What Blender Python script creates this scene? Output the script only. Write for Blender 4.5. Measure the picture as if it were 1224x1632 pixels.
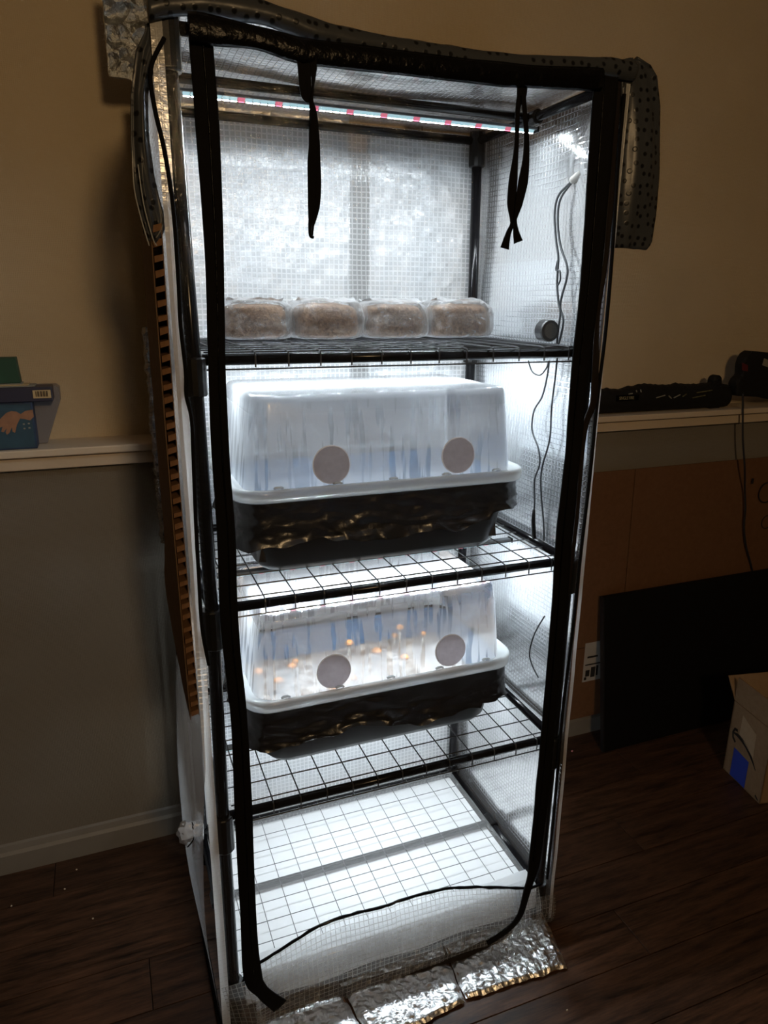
import bpy, math, random
from mathutils import Vector, Matrix, noise

# ------------------------------------------------------------------ camera, world, lights, exposure
SC = bpy.context.scene
for o in list(bpy.data.objects):
    bpy.data.objects.remove(o)
COL = SC.collection
cam_data = bpy.data.cameras.new('camera')
cam = bpy.data.objects.new('camera', cam_data)
COL.objects.link(cam)
SC.camera = cam
cam_data.sensor_fit = 'HORIZONTAL'
cam_data.sensor_width = 36.0
cam_data.lens = 36.0 * 1132.72 / 1224.0
cam_data.clip_start = 0.02
cam_right = Vector((0.93184722, -0.36272868, 0.00941579))
cam_up = Vector((0.09444835, 0.26752869, 0.95890975))
cam_fwd = Vector((0.35034306, 0.89266808, -0.283555))
m = Matrix((cam_right, cam_up, -cam_fwd)).transposed().to_4x4()
m.translation = Vector((-0.1236, -1.0861, 1.3585))
cam.matrix_world = m

world = bpy.data.worlds.new('world')
SC.world = world
world.use_nodes = True
world.node_tree.nodes['Background'].inputs[0].default_value = (0.012, 0.010, 0.008, 1)
world.node_tree.nodes['Background'].inputs[1].default_value = 1.0

def lamp(name, loc, target, size, power, colour):
    l = bpy.data.lights.new(name, 'AREA')
    l.shape = 'DISK'; l.size = size; l.energy = power; l.color = colour
    o = bpy.data.objects.new(name, l); COL.objects.link(o)
    o.location = loc
    o.rotation_euler = (Vector(target) - Vector(loc)).to_track_quat('-Z', 'Y').to_euler()
    return o
# the warm room lamp on the ceiling behind the photographer
lamp('room_lamp', (0.16, -2.4, 2.0), (0.2, 0.6, 1.2), 0.28, 13.0, (1.0, 0.66, 0.33))

SC.view_settings.view_transform = 'Standard'
SC.view_settings.look = 'None'
SC.view_settings.gamma = 1.0
SC.view_settings.use_curve_mapping = False
SC.view_settings.exposure = 0.0
cy = SC.cycles
cy.max_bounces = 12; cy.diffuse_bounces = 5; cy.glossy_bounces = 4
cy.transmission_bounces = 8; cy.transparent_max_bounces = 24
cy.sample_clamp_indirect = 12.0
cy.caustics_reflective = True; cy.caustics_refractive = False
cy.use_denoising = True
cy.use_light_tree = True
LED = 1650.0          # radiance of the white diodes

# ------------------------------------------------------------------ helpers
R = random.Random(7)
ORIGIN = {}
def props(o, label=None, cat=None, group=None, kind=None):
    if label: o['label'] = label
    if cat: o['category'] = cat
    if group: o['group'] = group
    if kind: o['kind'] = kind
    return o
def thing(name, loc, label, cat, group=None):
    o = bpy.data.objects.new(name, None); COL.objects.link(o)
    o.location = loc; o.empty_display_size = 0.03
    ORIGIN[o.name] = Vector(loc)
    return props(o, label, cat, group)
class MB:
    """collects faces in world coordinates, then links them as one mesh object"""
    def __init__(s): s.v = []; s.f = []; s.uv = []; s.mi = []
    def add(s, vs, fs, uv=None, mi=0):
        b = len(s.v); s.v += [Vector(v) for v in vs]
        for f in fs:
            s.f.append([b + i for i in f]); s.mi.append(mi)
            s.uv.append([uv[i] for i in f] if uv else None)
        return s
    def box(s, x0, x1, y0, y1, z0, z1, mi=0):
        v = [(x0,y0,z0),(x1,y0,z0),(x1,y1,z0),(x0,y1,z0),(x0,y0,z1),(x1,y0,z1),(x1,y1,z1),(x0,y1,z1)]
        return s.add(v, [(0,3,2,1),(4,5,6,7),(0,1,5,4),(1,2,6,5),(2,3,7,6),(3,0,4,7)], mi=mi)
    def prism(s, poly, d, mi=0):
        """closed polygon of 3D points pushed along the vector d"""
        n = len(poly); d = Vector(d)
        p = [Vector(q) for q in poly]
        s.add(p + [q + d for q in p], [tuple(range(n))[::-1], tuple(range(n, 2*n))] + [(i, (i+1) % n, n+(i+1) % n, n+i) for i in range(n)], mi=mi)
        return s
    def tube(s, pts, r, n=10, caps=True, mi=0):
        pts = [Vector(p) for p in pts]
        rs = r if isinstance(r, (list, tuple)) else [r] * len(pts)
        t0 = (pts[1] - pts[0]).normalized()
        a = t0.orthogonal().normalized()
        V = []
        for i, p in enumerate(pts):
            t = (pts[min(i+1, len(pts)-1)] - pts[max(i-1, 0)]).normalized()
            a = (a - t * a.dot(t)).normalized(); b = t.cross(a)
            V += [p + rs[i] * (a * math.cos(2*math.pi*k/n) + b * math.sin(2*math.pi*k/n)) for k in range(n)]
        F = []
        for i in range(len(pts)-1):
            for k in range(n):
                F.append((i*n+k, i*n+(k+1) % n, (i+1)*n+(k+1) % n, (i+1)*n+k))
        if caps:
            F.append(tuple(range(n))[::-1]); F.append(tuple(range((len(pts)-1)*n, len(pts)*n)))
        return s.add(V, F, mi=mi)
    def loft(s, rings, closed=True, cap0=False, cap1=False, mi=0):
        n = len(rings[0]); V = [Vector(p) for r in rings for p in r]; F = []
        for i in range(len(rings)-1):
            for k in range(n if closed else n-1):
                F.append((i*n+k, i*n+(k+1) % n, (i+1)*n+(k+1) % n, (i+1)*n+k))
        if cap0: F.append(tuple(range(n))[::-1])
        if cap1: F.append(tuple(range((len(rings)-1)*n, len(rings)*n)))
        return s.add(V, F, mi=mi)
    def sheet(s, fn, nu, nv, u1=1.0, v1=1.0, thick=0.0, mi=0):
        """fn(u,v) -> point, u in 0..u1, v in 0..v1; uv are the same numbers (metres)"""
        V = []; UV = []
        for j in range(nv+1):
            for i in range(nu+1):
                u = u1*i/nu; v = v1*j/nv
                V.append(Vector(fn(u, v))); UV.append((u, v))
        w = nu+1
        F = [(j*w+i, j*w+i+1, (j+1)*w+i+1, (j+1)*w+i) for j in range(nv) for i in range(nu)]
        if thick:
            N = [Vector((0,0,0)) for _ in V]
            for f in F:
                nn = (V[f[1]]-V[f[0]]).cross(V[f[3]]-V[f[0]])
                for k in f: N[k] += nn
            n0 = len(V)
            V2 = [V[k] - N[k].normalized()*thick for k in range(n0)]
            V += V2; UV += UV
            F2 = [tuple(n0+k for k in f[::-1]) for f in F]
            E = [j*w for j in range(nv+1)]
            edge = [i for i in range(w)] + [j*w+nu for j in range(1, nv+1)] + [nv*w+i for i in range(nu-1, -1, -1)] + [j*w for j in range(nv-1, 0, -1)]
            F += F2 + [(edge[k], n0+edge[k], n0+edge[(k+1) % len(edge)], edge[(k+1) % len(edge)]) for k in range(len(edge))]
        return s.add(V, F, uv=UV, mi=mi)
    def build(s, name, mat, parent=None, smooth=False, bevel=0.0, **kw):
        off = Vector((0,0,0)); q = parent
        while q is not None:
            off += q.location; q = q.parent
        me = bpy.data.meshes.new(name)
        me.from_pydata([tuple(v - off) for v in s.v], [], s.f)
        if any(u for u in s.uv):
            L = me.uv_layers.new(name='UVMap'); k = 0
            for u, f in zip(s.uv, s.f):
                for i in range(len(f)):
                    L.data[k].uv = u[i] if u else (0, 0); k += 1
        for mt in (mat if isinstance(mat, (list, tuple)) else [mat]): me.materials.append(mt)
        for p, i in zip(me.polygons, s.mi):
            p.material_index = i; p.use_smooth = smooth
        me.update()
        o = bpy.data.objects.new(name, me); COL.objects.link(o)
        if parent: o.parent = parent
        if bevel:
            b = o.modifiers.new('bevel', 'BEVEL'); b.width = bevel; b.segments = 2; b.limit_method = 'ANGLE'; b.angle_limit = 0.7
        return props(o, **kw)
def nz(x, y, z, sc=1.0):
    return noise.noise(Vector((x*sc, y*sc, z*sc)))
def rrect(cx, cy, hx, hy, r, z, n=6):
    pts = []
    for qx, qy, a0 in ((1,1,0), (-1,1,90), (-1,-1,180), (1,-1,270)):
        for k in range(n+1):
            a = math.radians(a0 + 90*k/n)
            pts.append((cx + qx*(hx-r) + r*math.cos(a), cy + qy*(hy-r) + r*math.sin(a), z))
    return pts
def smooth_path(pts, k=6):
    pts = [Vector(p) for p in pts]; out = []
    for i in range(len(pts)-1):
        p0 = pts[max(i-1,0)]; p1 = pts[i]; p2 = pts[i+1]; p3 = pts[min(i+2, len(pts)-1)]
        for j in range(k):
            t = j/k
            out.append(0.5*((2*p1) + (p2-p0)*t + (2*p0-5*p1+4*p2-p3)*t*t + (3*p1-p0-3*p2+p3)*t*t*t))
    return out + [pts[-1]]

# ------------------------------------------------------------------ materials
class NT:
    def __init__(s, name):
        s.m = bpy.data.materials.new(name); s.m.use_nodes = True
        s.t = s.m.node_tree; s.t.nodes.clear()
        s.out = s.t.nodes.new('ShaderNodeOutputMaterial')
    def n(s, typ, **kw):
        nd = s.t.nodes.new('ShaderNode'+typ)
        for k, v in kw.items():
            if k in ('i',): continue
            setattr(nd, k, v)
        return nd
    def l(s, a, b): s.t.links.new(a, b)
    def val(s, sock, x):
        if hasattr(x, 'links') or hasattr(x, 'is_linked'): s.l(x, sock)
        elif isinstance(x, (tuple, list)): sock.default_value = tuple(x) + ((1,) if len(x) == 3 and sock.type == 'RGBA' else ())
        else: sock.default_value = x
    def math(s, op, a, b=0.0, c=None):
        nd = s.n('Math', operation=op); s.val(nd.inputs[0], a); s.val(nd.inputs[1], b)
        if c is not None: s.val(nd.inputs[2], c)
        return nd.outputs[0]
    def mix(s, f, a, b):
        nd = s.n('MixShader'); s.val(nd.inputs[0], f); s.l(a, nd.inputs[1]); s.l(b, nd.inputs[2]); return nd.outputs[0]
    def cmix(s, f, a, b):
        nd = s.n('Mix', data_type='RGBA'); s.val(nd.inputs[0], f); s.val(nd.inputs[6], a); s.val(nd.inputs[7], b); return nd.outputs[2]
    def noise(s, vec, scale, detail=4, rough=0.5):
        nd = s.n('TexNoise'); s.l(vec, nd.inputs['Vector']); nd.inputs['Scale'].default_value = scale
        nd.inputs['Detail'].default_value = detail; nd.inputs['Roughness'].default_value = rough
        return nd.outputs[0]
    def coord(s, which='Object', scale=None):
        o = s.n('TexCoord').outputs[which]
        if scale:
            mp = s.n('Mapping'); mp.inputs['Scale'].default_value = scale; s.l(o, mp.inputs[0]); o = mp.outputs[0]
        return o
    def ramp(s, x, a, b):
        nd = s.n('MapRange'); s.l(x, nd.inputs[0]); nd.inputs[1].default_value = a; nd.inputs[2].default_value = b; return nd.outputs[0]
    def bump(s, h, strength=0.3, dist=0.002):
        nd = s.n('Bump'); s.l(h, nd.inputs['Height']); nd.inputs['Strength'].default_value = strength; nd.inputs['Distance'].default_value = dist
        return nd.outputs[0]
    def pbr(s, col, rough=0.5, metal=0.0, spec=0.5, normal=None, emis=None, es=0.0, coat=0.0):
        nd = s.n('BsdfPrincipled')
        s.val(nd.inputs['Base Color'], col); s.val(nd.inputs['Roughness'], rough)
        nd.inputs['Metallic'].default_value = metal; nd.inputs['Specular IOR Level'].default_value = spec
        nd.inputs['Coat Weight'].default_value = coat
        if normal is not None: s.l(normal, nd.inputs['Normal'])
        if emis: nd.inputs['Emission Color'].default_value = tuple(emis)+(1,); nd.inputs['Emission Strength'].default_value = es
        return nd.outputs[0]
    def done(s, sh): s.l(sh, s.out.inputs[0]); return s.m
    def diff(s, col, normal=None):
        nd = s.n('BsdfDiffuse'); s.val(nd.inputs[0], col)
        if normal is not None: s.l(normal, nd.inputs['Normal'])
        return nd.outputs[0]
    def transl(s, col):
        nd = s.n('BsdfTranslucent'); s.val(nd.inputs[0], col); return nd.outputs[0]
    def transp(s, col=(1,1,1)):
        nd = s.n('BsdfTransparent'); s.val(nd.inputs[0], col); return nd.outputs[0]
    def gloss(s, rough, normal=None, col=(1,1,1)):
        nd = s.n('BsdfGlossy'); s.val(nd.inputs[0], col); s.val(nd.inputs['Roughness'], rough)
        if normal is not None: s.l(normal, nd.inputs['Normal'])
        return nd.outputs[0]
    def fresnel(s, ior=1.45, normal=None):
        nd = s.n('Fresnel'); nd.inputs[0].default_value = ior
        if normal is not None: s.l(normal, nd.inputs[1])
        return nd.outputs[0]

def simple(name, col, rough=0.5, metal=0.0, spec=0.5, var=0.0, vs=40, bump=0.0, bs=200, bd=0.001, scale=None):
    t = NT(name); co = t.coord('Object', scale)
    c = col
    if var:
        f = t.noise(co, vs); c = t.cmix(t.ramp(f, 0.3, 0.7), tuple(x*(1-var) for x in col), tuple(min(1, x*(1+var)) for x in col))
    nrm = t.bump(t.noise(co, bs, 6), bump, bd) if bump else None
    return t.done(t.pbr(c, rough, metal, spec, nrm))

def mesh_film(name, thread=(0.88,0.9,0.92), cell_fac=0.5, thread_fac=0.9, pitch=0.0105, cell_col=(0.84,0.87,0.90), gl=0.08, w0=0.33, w1=0.42, bd=0.0015):
    """reinforced polyethylene: woven threads set in a clear milky film"""
    t = NT(name)
    uv = t.coord('UV'); sep = t.n('SeparateXYZ'); t.l(uv, sep.inputs[0])
    co = t.coord('Object'); wob = t.math('MULTIPLY', t.noise(co, 9, 2), 0.006)
    def line(x):
        x = t.math('ADD', x, wob)
        f = t.math('FRACT', t.math('DIVIDE', x, pitch))
        d = t.math('ABSOLUTE', t.math('SUBTRACT', f, 0.5))
        return t.ramp(d, w0, w1)
    g = t.math('MAXIMUM', line(sep.outputs[0]), line(sep.outputs[1]))
    nrm = t.bump(t.math('ADD', g, t.math('MULTIPLY', t.noise(co, 30, 5), 2.0)), 0.5, bd)
    cell = t.mix(cell_fac, t.transp((0.97,0.98,1)), t.mix(0.6, t.diff(cell_col), t.transl(cell_col)))
    thr = t.mix(thread_fac, t.transp(), t.mix(0.55, t.diff(thread), t.transl(thread)))
    body = t.mix(g, cell, thr)
    fr = t.math('ADD', t.math('MULTIPLY', t.fresnel(1.4, nrm), 0.7), gl*0.3)
    return t.done(t.mix(fr, body, t.gloss(0.16, nrm)))

def foil(name, rough=0.18, scale=70, strength=1.0, dist=0.004, col=(0.88,0.89,0.9)):
    t = NT(name); co = t.coord('Object')
    v = t.n('TexVoronoi', feature='F1'); v.inputs['Scale'].default_value = scale
    w = t.noise(co, scale*0.25, 4)
    mp = t.n('VectorMath', operation='ADD'); t.l(co, mp.inputs[0])
    cm = t.n('CombineXYZ'); t.l(t.math('MULTIPLY', w, 0.03), cm.inputs[0]); t.l(t.math('MULTIPLY', w, 0.02), cm.inputs[2]); t.l(cm.outputs[0], mp.inputs[1])
    t.l(mp.outputs[0], v.inputs['Vector'])
    h = t.math('ADD', v.outputs['Distance'], t.noise(co, scale*0.6, 6, 0.7))
    return t.done(t.pbr(col, rough, 1.0, 0.5, t.bump(h, strength, dist)))

def dome_mat(name, streak=0.5, top_fac=0.6):
    """milky polypropylene with condensation; runs of clear water down its walls"""
    t = NT(name); co = t.coord('Object')
    st = t.noise(t.coord('Object', (1, 1, 0.04)), 85, 2, 0.5)
    big = t.noise(co, 7, 2)
    sep = t.n('SeparateXYZ'); t.l(co, sep.inputs[0])
    wall = t.ramp(sep.outputs[2], 0.31, 0.28)     # 0 at the top, 1 lower down
    runs = t.math('MULTIPLY', t.ramp(st, 0.52, 0.58), t.ramp(big, 0.30, 0.5))
    runs = t.math('MULTIPLY', runs, wall)
    fac = t.math('SUBTRACT', t.math('ADD', top_fac, t.math('MULTIPLY', wall, 0.70-top_fac)), t.math('MULTIPLY', runs, streak))
    dv = t.n('TexVoronoi'); dv.inputs['Scale'].default_value = 260; t.l(co, dv.inputs['Vector'])
    drops = t.ramp(dv.outputs['Distance'], 0.42, 0.15)
    topd = t.ramp(sep.outputs[2], 0.27, 0.315)
    nrm = t.bump(t.math('ADD', t.math('MULTIPLY', drops, t.math('ADD', topd, 0.12)), t.math('MULTIPLY', t.noise(co, 45, 3), 0.3)), 0.35, 0.00022)
    c = (0.92, 0.945, 0.975)
    body = t.mix(fac, t.transp((0.95,0.975,1)), t.mix(0.68, t.diff(c), t.transl(c)))
    fr = t.math('MULTIPLY', t.fresnel(1.5, nrm), 1.0)
    rg = t.math('ADD', t.math('MULTIPLY', wall, 0.28), 0.05)
    return t.done(t.mix(fr, body, t.gloss(rg, nrm)))

def led_mat(name, col, k, side):
    """packaged diode: full output through its lens face, little through its sides"""
    t = NT(name)
    e = t.n('Emission'); t.val(e.inputs[0], col); e.inputs[1].default_value = k
    return t.done(e.outputs[0])

M = {}
def paint_wall(name, col, var=0.06):
    t = NT(name); co = t.coord('Object')
    f = t.noise(co, 3.0, 5); c = t.cmix(t.ramp(f, 0.3, 0.7), tuple(x*(1-var) for x in col), tuple(x*(1+var) for x in col))
    weave = t.n('TexWave', wave_type='BANDS', bands_direction='X'); weave.inputs['Scale'].default_value = 90; t.l(co, weave.inputs[0]); weave.inputs['Distortion'].default_value = 3
    weave2 = t.n('TexWave', wave_type='BANDS', bands_direction='Z'); weave2.inputs['Scale'].default_value = 90; t.l(co, weave2.inputs[0]); weave2.inputs['Distortion'].default_value = 3
    h = t.math('ADD', t.math('ADD', weave.outputs[1], weave2.outputs[1]), t.noise(co, 160, 5))
    return t.done(t.pbr(c, 0.75, 0, 0.25, t.bump(h, 0.35, 0.0012)))
M['wall_up'] = paint_wall('wall_upper_cream', (0.60, 0.50, 0.35))
M['wall_low'] = paint_wall('wall_lower_taupe', (0.22, 0.20, 0.165))
M['trim'] = simple('trim_cream', (0.66, 0.56, 0.43), 0.45, var=0.06, vs=6)
M['base'] = simple('baseboard_grey', (0.23, 0.215, 0.19), 0.5, var=0.1, vs=8)
M['ceil'] = simple('ceiling_paint', (0.45, 0.42, 0.38), 0.8)
def wood():
    t = NT('dark_laminate')
    oi = t.n('ObjectInfo'); cm = t.n('VectorMath', operation='ADD'); 
    sc = t.coord('Object', (1.6, 16, 16)); t.l(sc, cm.inputs[0])
    c3 = t.n('CombineXYZ'); t.l(t.math('MULTIPLY', oi.outputs['Random'], 37.0), c3.inputs[0]); t.l(c3.outputs[0], cm.inputs[1])
    a = t.noise(cm.outputs[0], 3.2, 8, 0.65); b = t.noise(cm.outputs[0], 16, 5, 0.6)
    f = t.math('ADD', t.math('MULTIPLY', t.ramp(a, 0.35, 0.7), 0.75), t.math('MULTIPLY', t.ramp(b, 0.4, 0.75), 0.35))
    c = t.cmix(f, (0.010,0.006,0.004), (0.145,0.070,0.038))
    c = t.cmix(t.math('MULTIPLY', oi.outputs['Random'], 0.35), c, (0.02,0.011,0.008))
    return t.done(t.pbr(c, 0.42, 0, 0.35, t.bump(b, 0.25, 0.0008)))
M['wood'] = wood()
M['gap'] = simple('plank_joint', (0.008,0.006,0.005), 0.9)
M['steel'] = simple('black_enamel_steel', (0.004,0.004,0.005), 0.17, 0, 0.2, bump=0.1, bs=30, bd=0.0004)
M['joint'] = simple('black_plastic_joint', (0.006,0.0058,0.006), 0.3, 0, 0.25, bump=0.15, bs=300, bd=0.0003)
M['wire'] = simple('wire_black', (0.02,0.02,0.023), 0.35)
M['film'] = mesh_film('mesh_film_back', cell_fac=0.52, thread_fac=0.8)
M['film_side'] = mesh_film('mesh_film_side', cell_fac=0.72, thread_fac=0.9, bd=0.0006)
M['film_left'] = mesh_film('mesh_film_left', cell_fac=0.22, thread_fac=0.7, bd=0.0006)
M['film_strip'] = mesh_film('mesh_film_strip', cell_fac=0.93, thread_fac=0.97, cell_col=(0.9,0.92,0.93))
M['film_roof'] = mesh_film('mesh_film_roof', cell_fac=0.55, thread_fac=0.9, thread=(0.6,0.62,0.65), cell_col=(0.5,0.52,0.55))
M['film_skirt'] = mesh_film('mesh_film_skirt', cell_fac=0.13, thread_fac=0.62, thread=(0.5,0.5,0.48), pitch=0.0098, w0=0.40, w1=0.46, gl=0.0)
def window_film():
    t = NT('clear_window_film'); co = t.coord('Object')
    cr = t.noise(t.coord('Object', (1.0, 1.0, 0.35)), 22, 6, 0.75)
    nrm = t.bump(cr, 0.6, 0.006)
    haze = t.mix(0.006, t.transp((0.985,0.99,0.995)), t.diff((0.8,0.85,0.9)))
    fr = t.math('MULTIPLY', t.fresnel(1.45, nrm), 0.32)
    return t.done(t.mix(fr, haze, t.gloss(0.045, nrm)))
M['window'] = window_film()
def fabric(name, col, rough=0.85):
    t = NT(name); co = t.coord('Object')
    h = t.noise(co, 500, 3)
    return t.done(t.pbr(col, rough, 0, 0.10, t.bump(h, 0.4, 0.0005)))
M['ribbon'] = fabric('black_ribbon', (0.006,0.0057,0.006))
M['ribbon_brown'] = fabric('black_ribbon_edge', (0.016,0.013,0.012), 0.6)
def flap_mat():
    t = NT('smoky_film_roll'); co = t.coord('Object')
    sp = t.n('SeparateXYZ'); t.l(co, sp.inputs[0]); c2 = t.n('CombineXYZ'); t.l(sp.outputs[0], c2.inputs[0]); t.l(sp.outputs[2], c2.inputs[1])
    v = t.n('TexVoronoi', voronoi_dimensions='2D'); v.inputs['Scale'].default_value = 62; t.l(c2.outputs[0], v.inputs['Vector']); v.inputs['Randomness'].default_value = 0.6
    dots = t.ramp(v.outputs['Distance'], 0.26, 0.16)
    nrm = t.bump(t.math('ADD', t.math('MULTIPLY', dots, 0.3), t.noise(co, 25, 3)), 0.5, 0.0015)
    c = t.cmix(dots, (0.062,0.070,0.083), (0.010,0.011,0.013))
    body = t.mix(0.25, t.diff(c, nrm), t.transl((0.05,0.055,0.065)))
    return t.done(t.mix(t.math('MULTIPLY', t.fresnel(1.5, nrm), 0.5), body, t.gloss(0.3, nrm)))
M['flap'] = flap_mat()
M['liner_bag'] = simple('black_bin_liner', (0.007,0.0065,0.007), 0.27, 0, 0.8, bump=0.5, bs=45, bd=0.004)
M['liner_in'] = simple('bin_liner_inside_hazed', (0.055,0.105,0.185), 0.4, bump=0.4, bs=45, bd=0.003)  # black liner; the blue of light scattered in the dome is put into its colour
M['tub'] = simple('black_tub_plastic', (0.007,0.007,0.0075), 0.4, 0, 0.45, bump=0.2, bs=40, bd=0.0006)
M['dome1'] = dome_mat('milky_dome_a', 0.36)
M['dome2'] = dome_mat('milky_dome_b', 0.46, 0.25)
def rim_mat():
    t = NT('milky_rim'); c = (0.72,0.76,0.78); co = t.coord('Object')
    nrm = t.bump(t.noise(co, 60, 3), 0.2, 0.001)
    body = t.mix(0.85, t.transp(), t.mix(0.5, t.diff(c), t.transl(c)))
    return t.done(t.mix(t.math('MULTIPLY', t.fresnel(1.45, nrm), 0.9), body, t.gloss(0.12, nrm)))
M['rim'] = rim_mat()
def disc_mat():
    t = NT('filter_disc'); co = t.coord('Object')
    c = t.cmix(t.ramp(t.noise(co, 70, 6, 0.7), 0.3, 0.7), (0.56,0.53,0.55), (0.68,0.65,0.67))
    return t.done(t.mix(0.6, t.diff(c), t.transl(c)))
M['disc'] = disc_mat()
M['disc_ring'] = simple('filter_ring', (0.85,0.87,0.9), 0.4)
M['soil_dark'] = simple('dark_substrate', (0.03,0.025,0.022), 0.9, var=0.4, bump=0.8, bs=120, bd=0.004)
def sub_mat():
    t = NT('colonised_substrate'); co = t.coord('Object')
    f = t.ramp(t.noise(co, 38, 6, 0.7), 0.4, 0.65); c = t.cmix(f, (0.10,0.062,0.04), (0.36,0.31,0.27))
    return t.done(t.pbr(c, 0.85, 0, 0.2, t.bump(t.noise(co, 120, 4), 0.8, 0.004)))
M['substrate'] = sub_mat()
M['cap'] = simple('mushroom_cap', (0.62,0.24,0.06), 0.5, var=0.25)
M['stem'] = simple('mushroom_stem', (0.85,0.80,0.70), 0.6)
def grain_mat():
    t = NT('grain_block'); co = t.coord('Object')
    v = t.n('TexVoronoi'); v.inputs['Scale'].default_value = 300; t.l(co, v.inputs['Vector'])
    f = t.ramp(t.noise(co, 150, 6, 0.8), 0.35, 0.68)
    c = t.cmix(f, (0.055,0.030,0.017), (0.30,0.185,0.115))
    c = t.cmix(t.math('MULTIPLY', t.ramp(t.noise(co, 22, 4), 0.5, 0.75), 0.3), c, (0.42,0.33,0.27))
    return t.done(t.pbr(c, 0.7, 0, 0.3, t.bump(t.math('ADD', v.outputs['Distance'], f), 0.6, 0.002)))
M['grain'] = grain_mat()
def bag_mat():
    t = NT('clear_bag'); co = t.coord('Object')
    cr = t.noise(t.coord('Object', (1, 1, 1.6)), 38, 5, 0.65)
    nrm = t.bump(cr, 0.9, 0.008)
    folds = t.ramp(cr, 0.52, 0.66)
    lw = t.n('LayerWeight'); lw.inputs[0].default_value = 0.35
    fac = t.math('ADD', t.math('ADD', 0.07, t.math('MULTIPLY', folds, 0.22)), t.math('MULTIPLY', lw.outputs['Facing'], 0.55))
    body = t.mix(fac, t.transp((0.97,0.98,0.99)), t.mix(0.5, t.diff((0.86,0.88,0.9)), t.transl((0.86,0.88,0.9))))
    return t.done(t.mix(t.fresnel(1.45, nrm), body, t.gloss(0.1, nrm)))
M['bag'] = bag_mat()
M['led_house'] = simple('led_rail', (0.10,0.11,0.12), 0.4)
M['led_white'] = led_mat('diode_white', (0.86,0.95,1.0), LED, 1)
M['led_red'] = led_mat('diode_red', (1.0,0.14,0.24), 6.0, 1)
M['led_side'] = led_mat('diode_side_white', (0.47,0.74,0.82), 0.8, 1)
M['led_white_low'] = led_mat('diode_white_low', (0.86,0.95,1.0), LED*0.36, 1)
M['led_white_top'] = led_mat('diode_white_top', (0.86,0.95,1.0), LED*0.68, 1)
M['led_side_red'] = led_mat('diode_side_red', (0.85,0.22,0.32), 0.75, 1)
def card(name, a, b, rough=0.85):
    t = NT(name); co = t.coord('Object')
    f = t.noise(co, 60, 6, 0.7); c = t.cmix(t.ramp(f, 0.3, 0.7), a, b)
    return t.done(t.pbr(c, rough, 0, 0.15, t.bump(f, 0.15, 0.0006)))
M['card'] = card('cardboard_brown', (0.13,0.082,0.046), (0.18,0.115,0.068))
M['card_cell'] = card('cardboard_cut_edge', (0.16,0.085,0.042), (0.23,0.125,0.066))
M['card_dark'] = card('cardboard_leaning', (0.145,0.072,0.036), (0.18,0.092,0.046))
M['card_box'] = card('cardboard_box', (0.30,0.205,0.12), (0.36,0.25,0.155))
M['foil_board'] = foil('foil_on_board', 0.3, 34, 0.9, 0.008)
M['foil_floor'] = foil('foil_on_floor', 0.3, 75, 0.8, 0.0020, (0.96,0.97,0.98))
M['foil_dark'] = foil('foil_edge_dark', 0.12, 60, 1.0, 0.01, (0.30,0.29,0.28))
M['foil_top'] = foil('foil_top_sheet', 0.3, 45, 1.0, 0.01, (0.5,0.52,0.52))
M['white_liner'] = simple('white_liner', (0.82,0.83,0.84), 0.5, var=0.02, bump=0.2, bs=15, bd=0.002)
def haze_mat():
    t = NT('hazy_sheet'); co = t.coord('Object')
    nrm = t.bump(t.noise(co, 14, 4), 0.4, 0.003)
    body = t.mix(0.17, t.transp(), t.mix(0.5, t.diff((0.86,0.87,0.88)), t.transl((0.86,0.87,0.88))))
    return t.done(t.mix(t.math('MULTIPLY', t.fresnel(1.4, nrm), 0.6), body, t.gloss(0.25, nrm)))
M['haze'] = haze_mat()
def drape_mat():
    t = NT('white_drape'); c = (0.86,0.87,0.88)
    return t.done(t.mix(0.9, t.transp(), t.mix(0.6, t.diff(c), t.transl(c))))
M['drape'] = drape_mat()
M['black_cable'] = simple('black_cable', (0.02,0.02,0.022), 0.4)
M['cable_grey'] = simple('cable_dark_grey', (0.055,0.06,0.065), 0.45)
M['panel_black'] = simple('matte_black_panel', (0.0045,0.0045,0.005), 0.6, 0, 0.2)
M['black_soft'] = simple('black_nylon', (0.007,0.007,0.0075), 0.7, 0, 0.3, bump=0.5, bs=90, bd=0.002)
M['black_gloss'] = simple('black_gloss_plastic', (0.004,0.004,0.0045), 0.2, 0, 0.13, bump=0.8, bs=60, bd=0.004)
M['paper'] = simple('paper_label', (0.42,0.40,0.37), 0.7)
M['ink'] = simple('print_black', (0.012,0.011,0.011), 0.7)
M['tape_blue'] = simple('blue_tape', (0.035,0.075,0.55), 0.6)
M['box_navy'] = simple('navy_card', (0.016,0.019,0.045), 0.5)
M['box_blue'] = simple('blue_print', (0.012,0.035,0.085), 0.5, var=0.35, vs=18)
M['box_teal'] = simple('teal_print', (0.022,0.065,0.10), 0.5, var=0.25, vs=25)
M['skin_print'] = simple('hand_print', (0.30,0.15,0.085), 0.6, var=0.15, vs=60)
M['label_cream'] = simple('cream_label', (0.50,0.38,0.20), 0.6)
M['green_card'] = simple('green_card', (0.010,0.060,0.036), 0.6, var=0.2, vs=20)
M['dusty_clear'] = simple('frosted_grey_plastic', (0.20,0.19,0.20), 0.35)
M['pink'] = simple('pink_crumb', (0.75,0.28,0.30), 0.6)
M['crumb'] = simple('pale_crumb', (0.6,0.52,0.4), 0.8)
M['card_pale'] = card('pale_card_label', (0.46,0.35,0.23), (0.52,0.40,0.27))
M['card_top'] = card('cardboard_behind_top', (0.16,0.125,0.07), (0.20,0.155,0.09))
M['red_mark'] = simple('dark_red_print', (0.09,0.008,0.010), 0.5)
M['white_mark'] = simple('grey_white_print', (0.26,0.26,0.22), 0.6)
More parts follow.
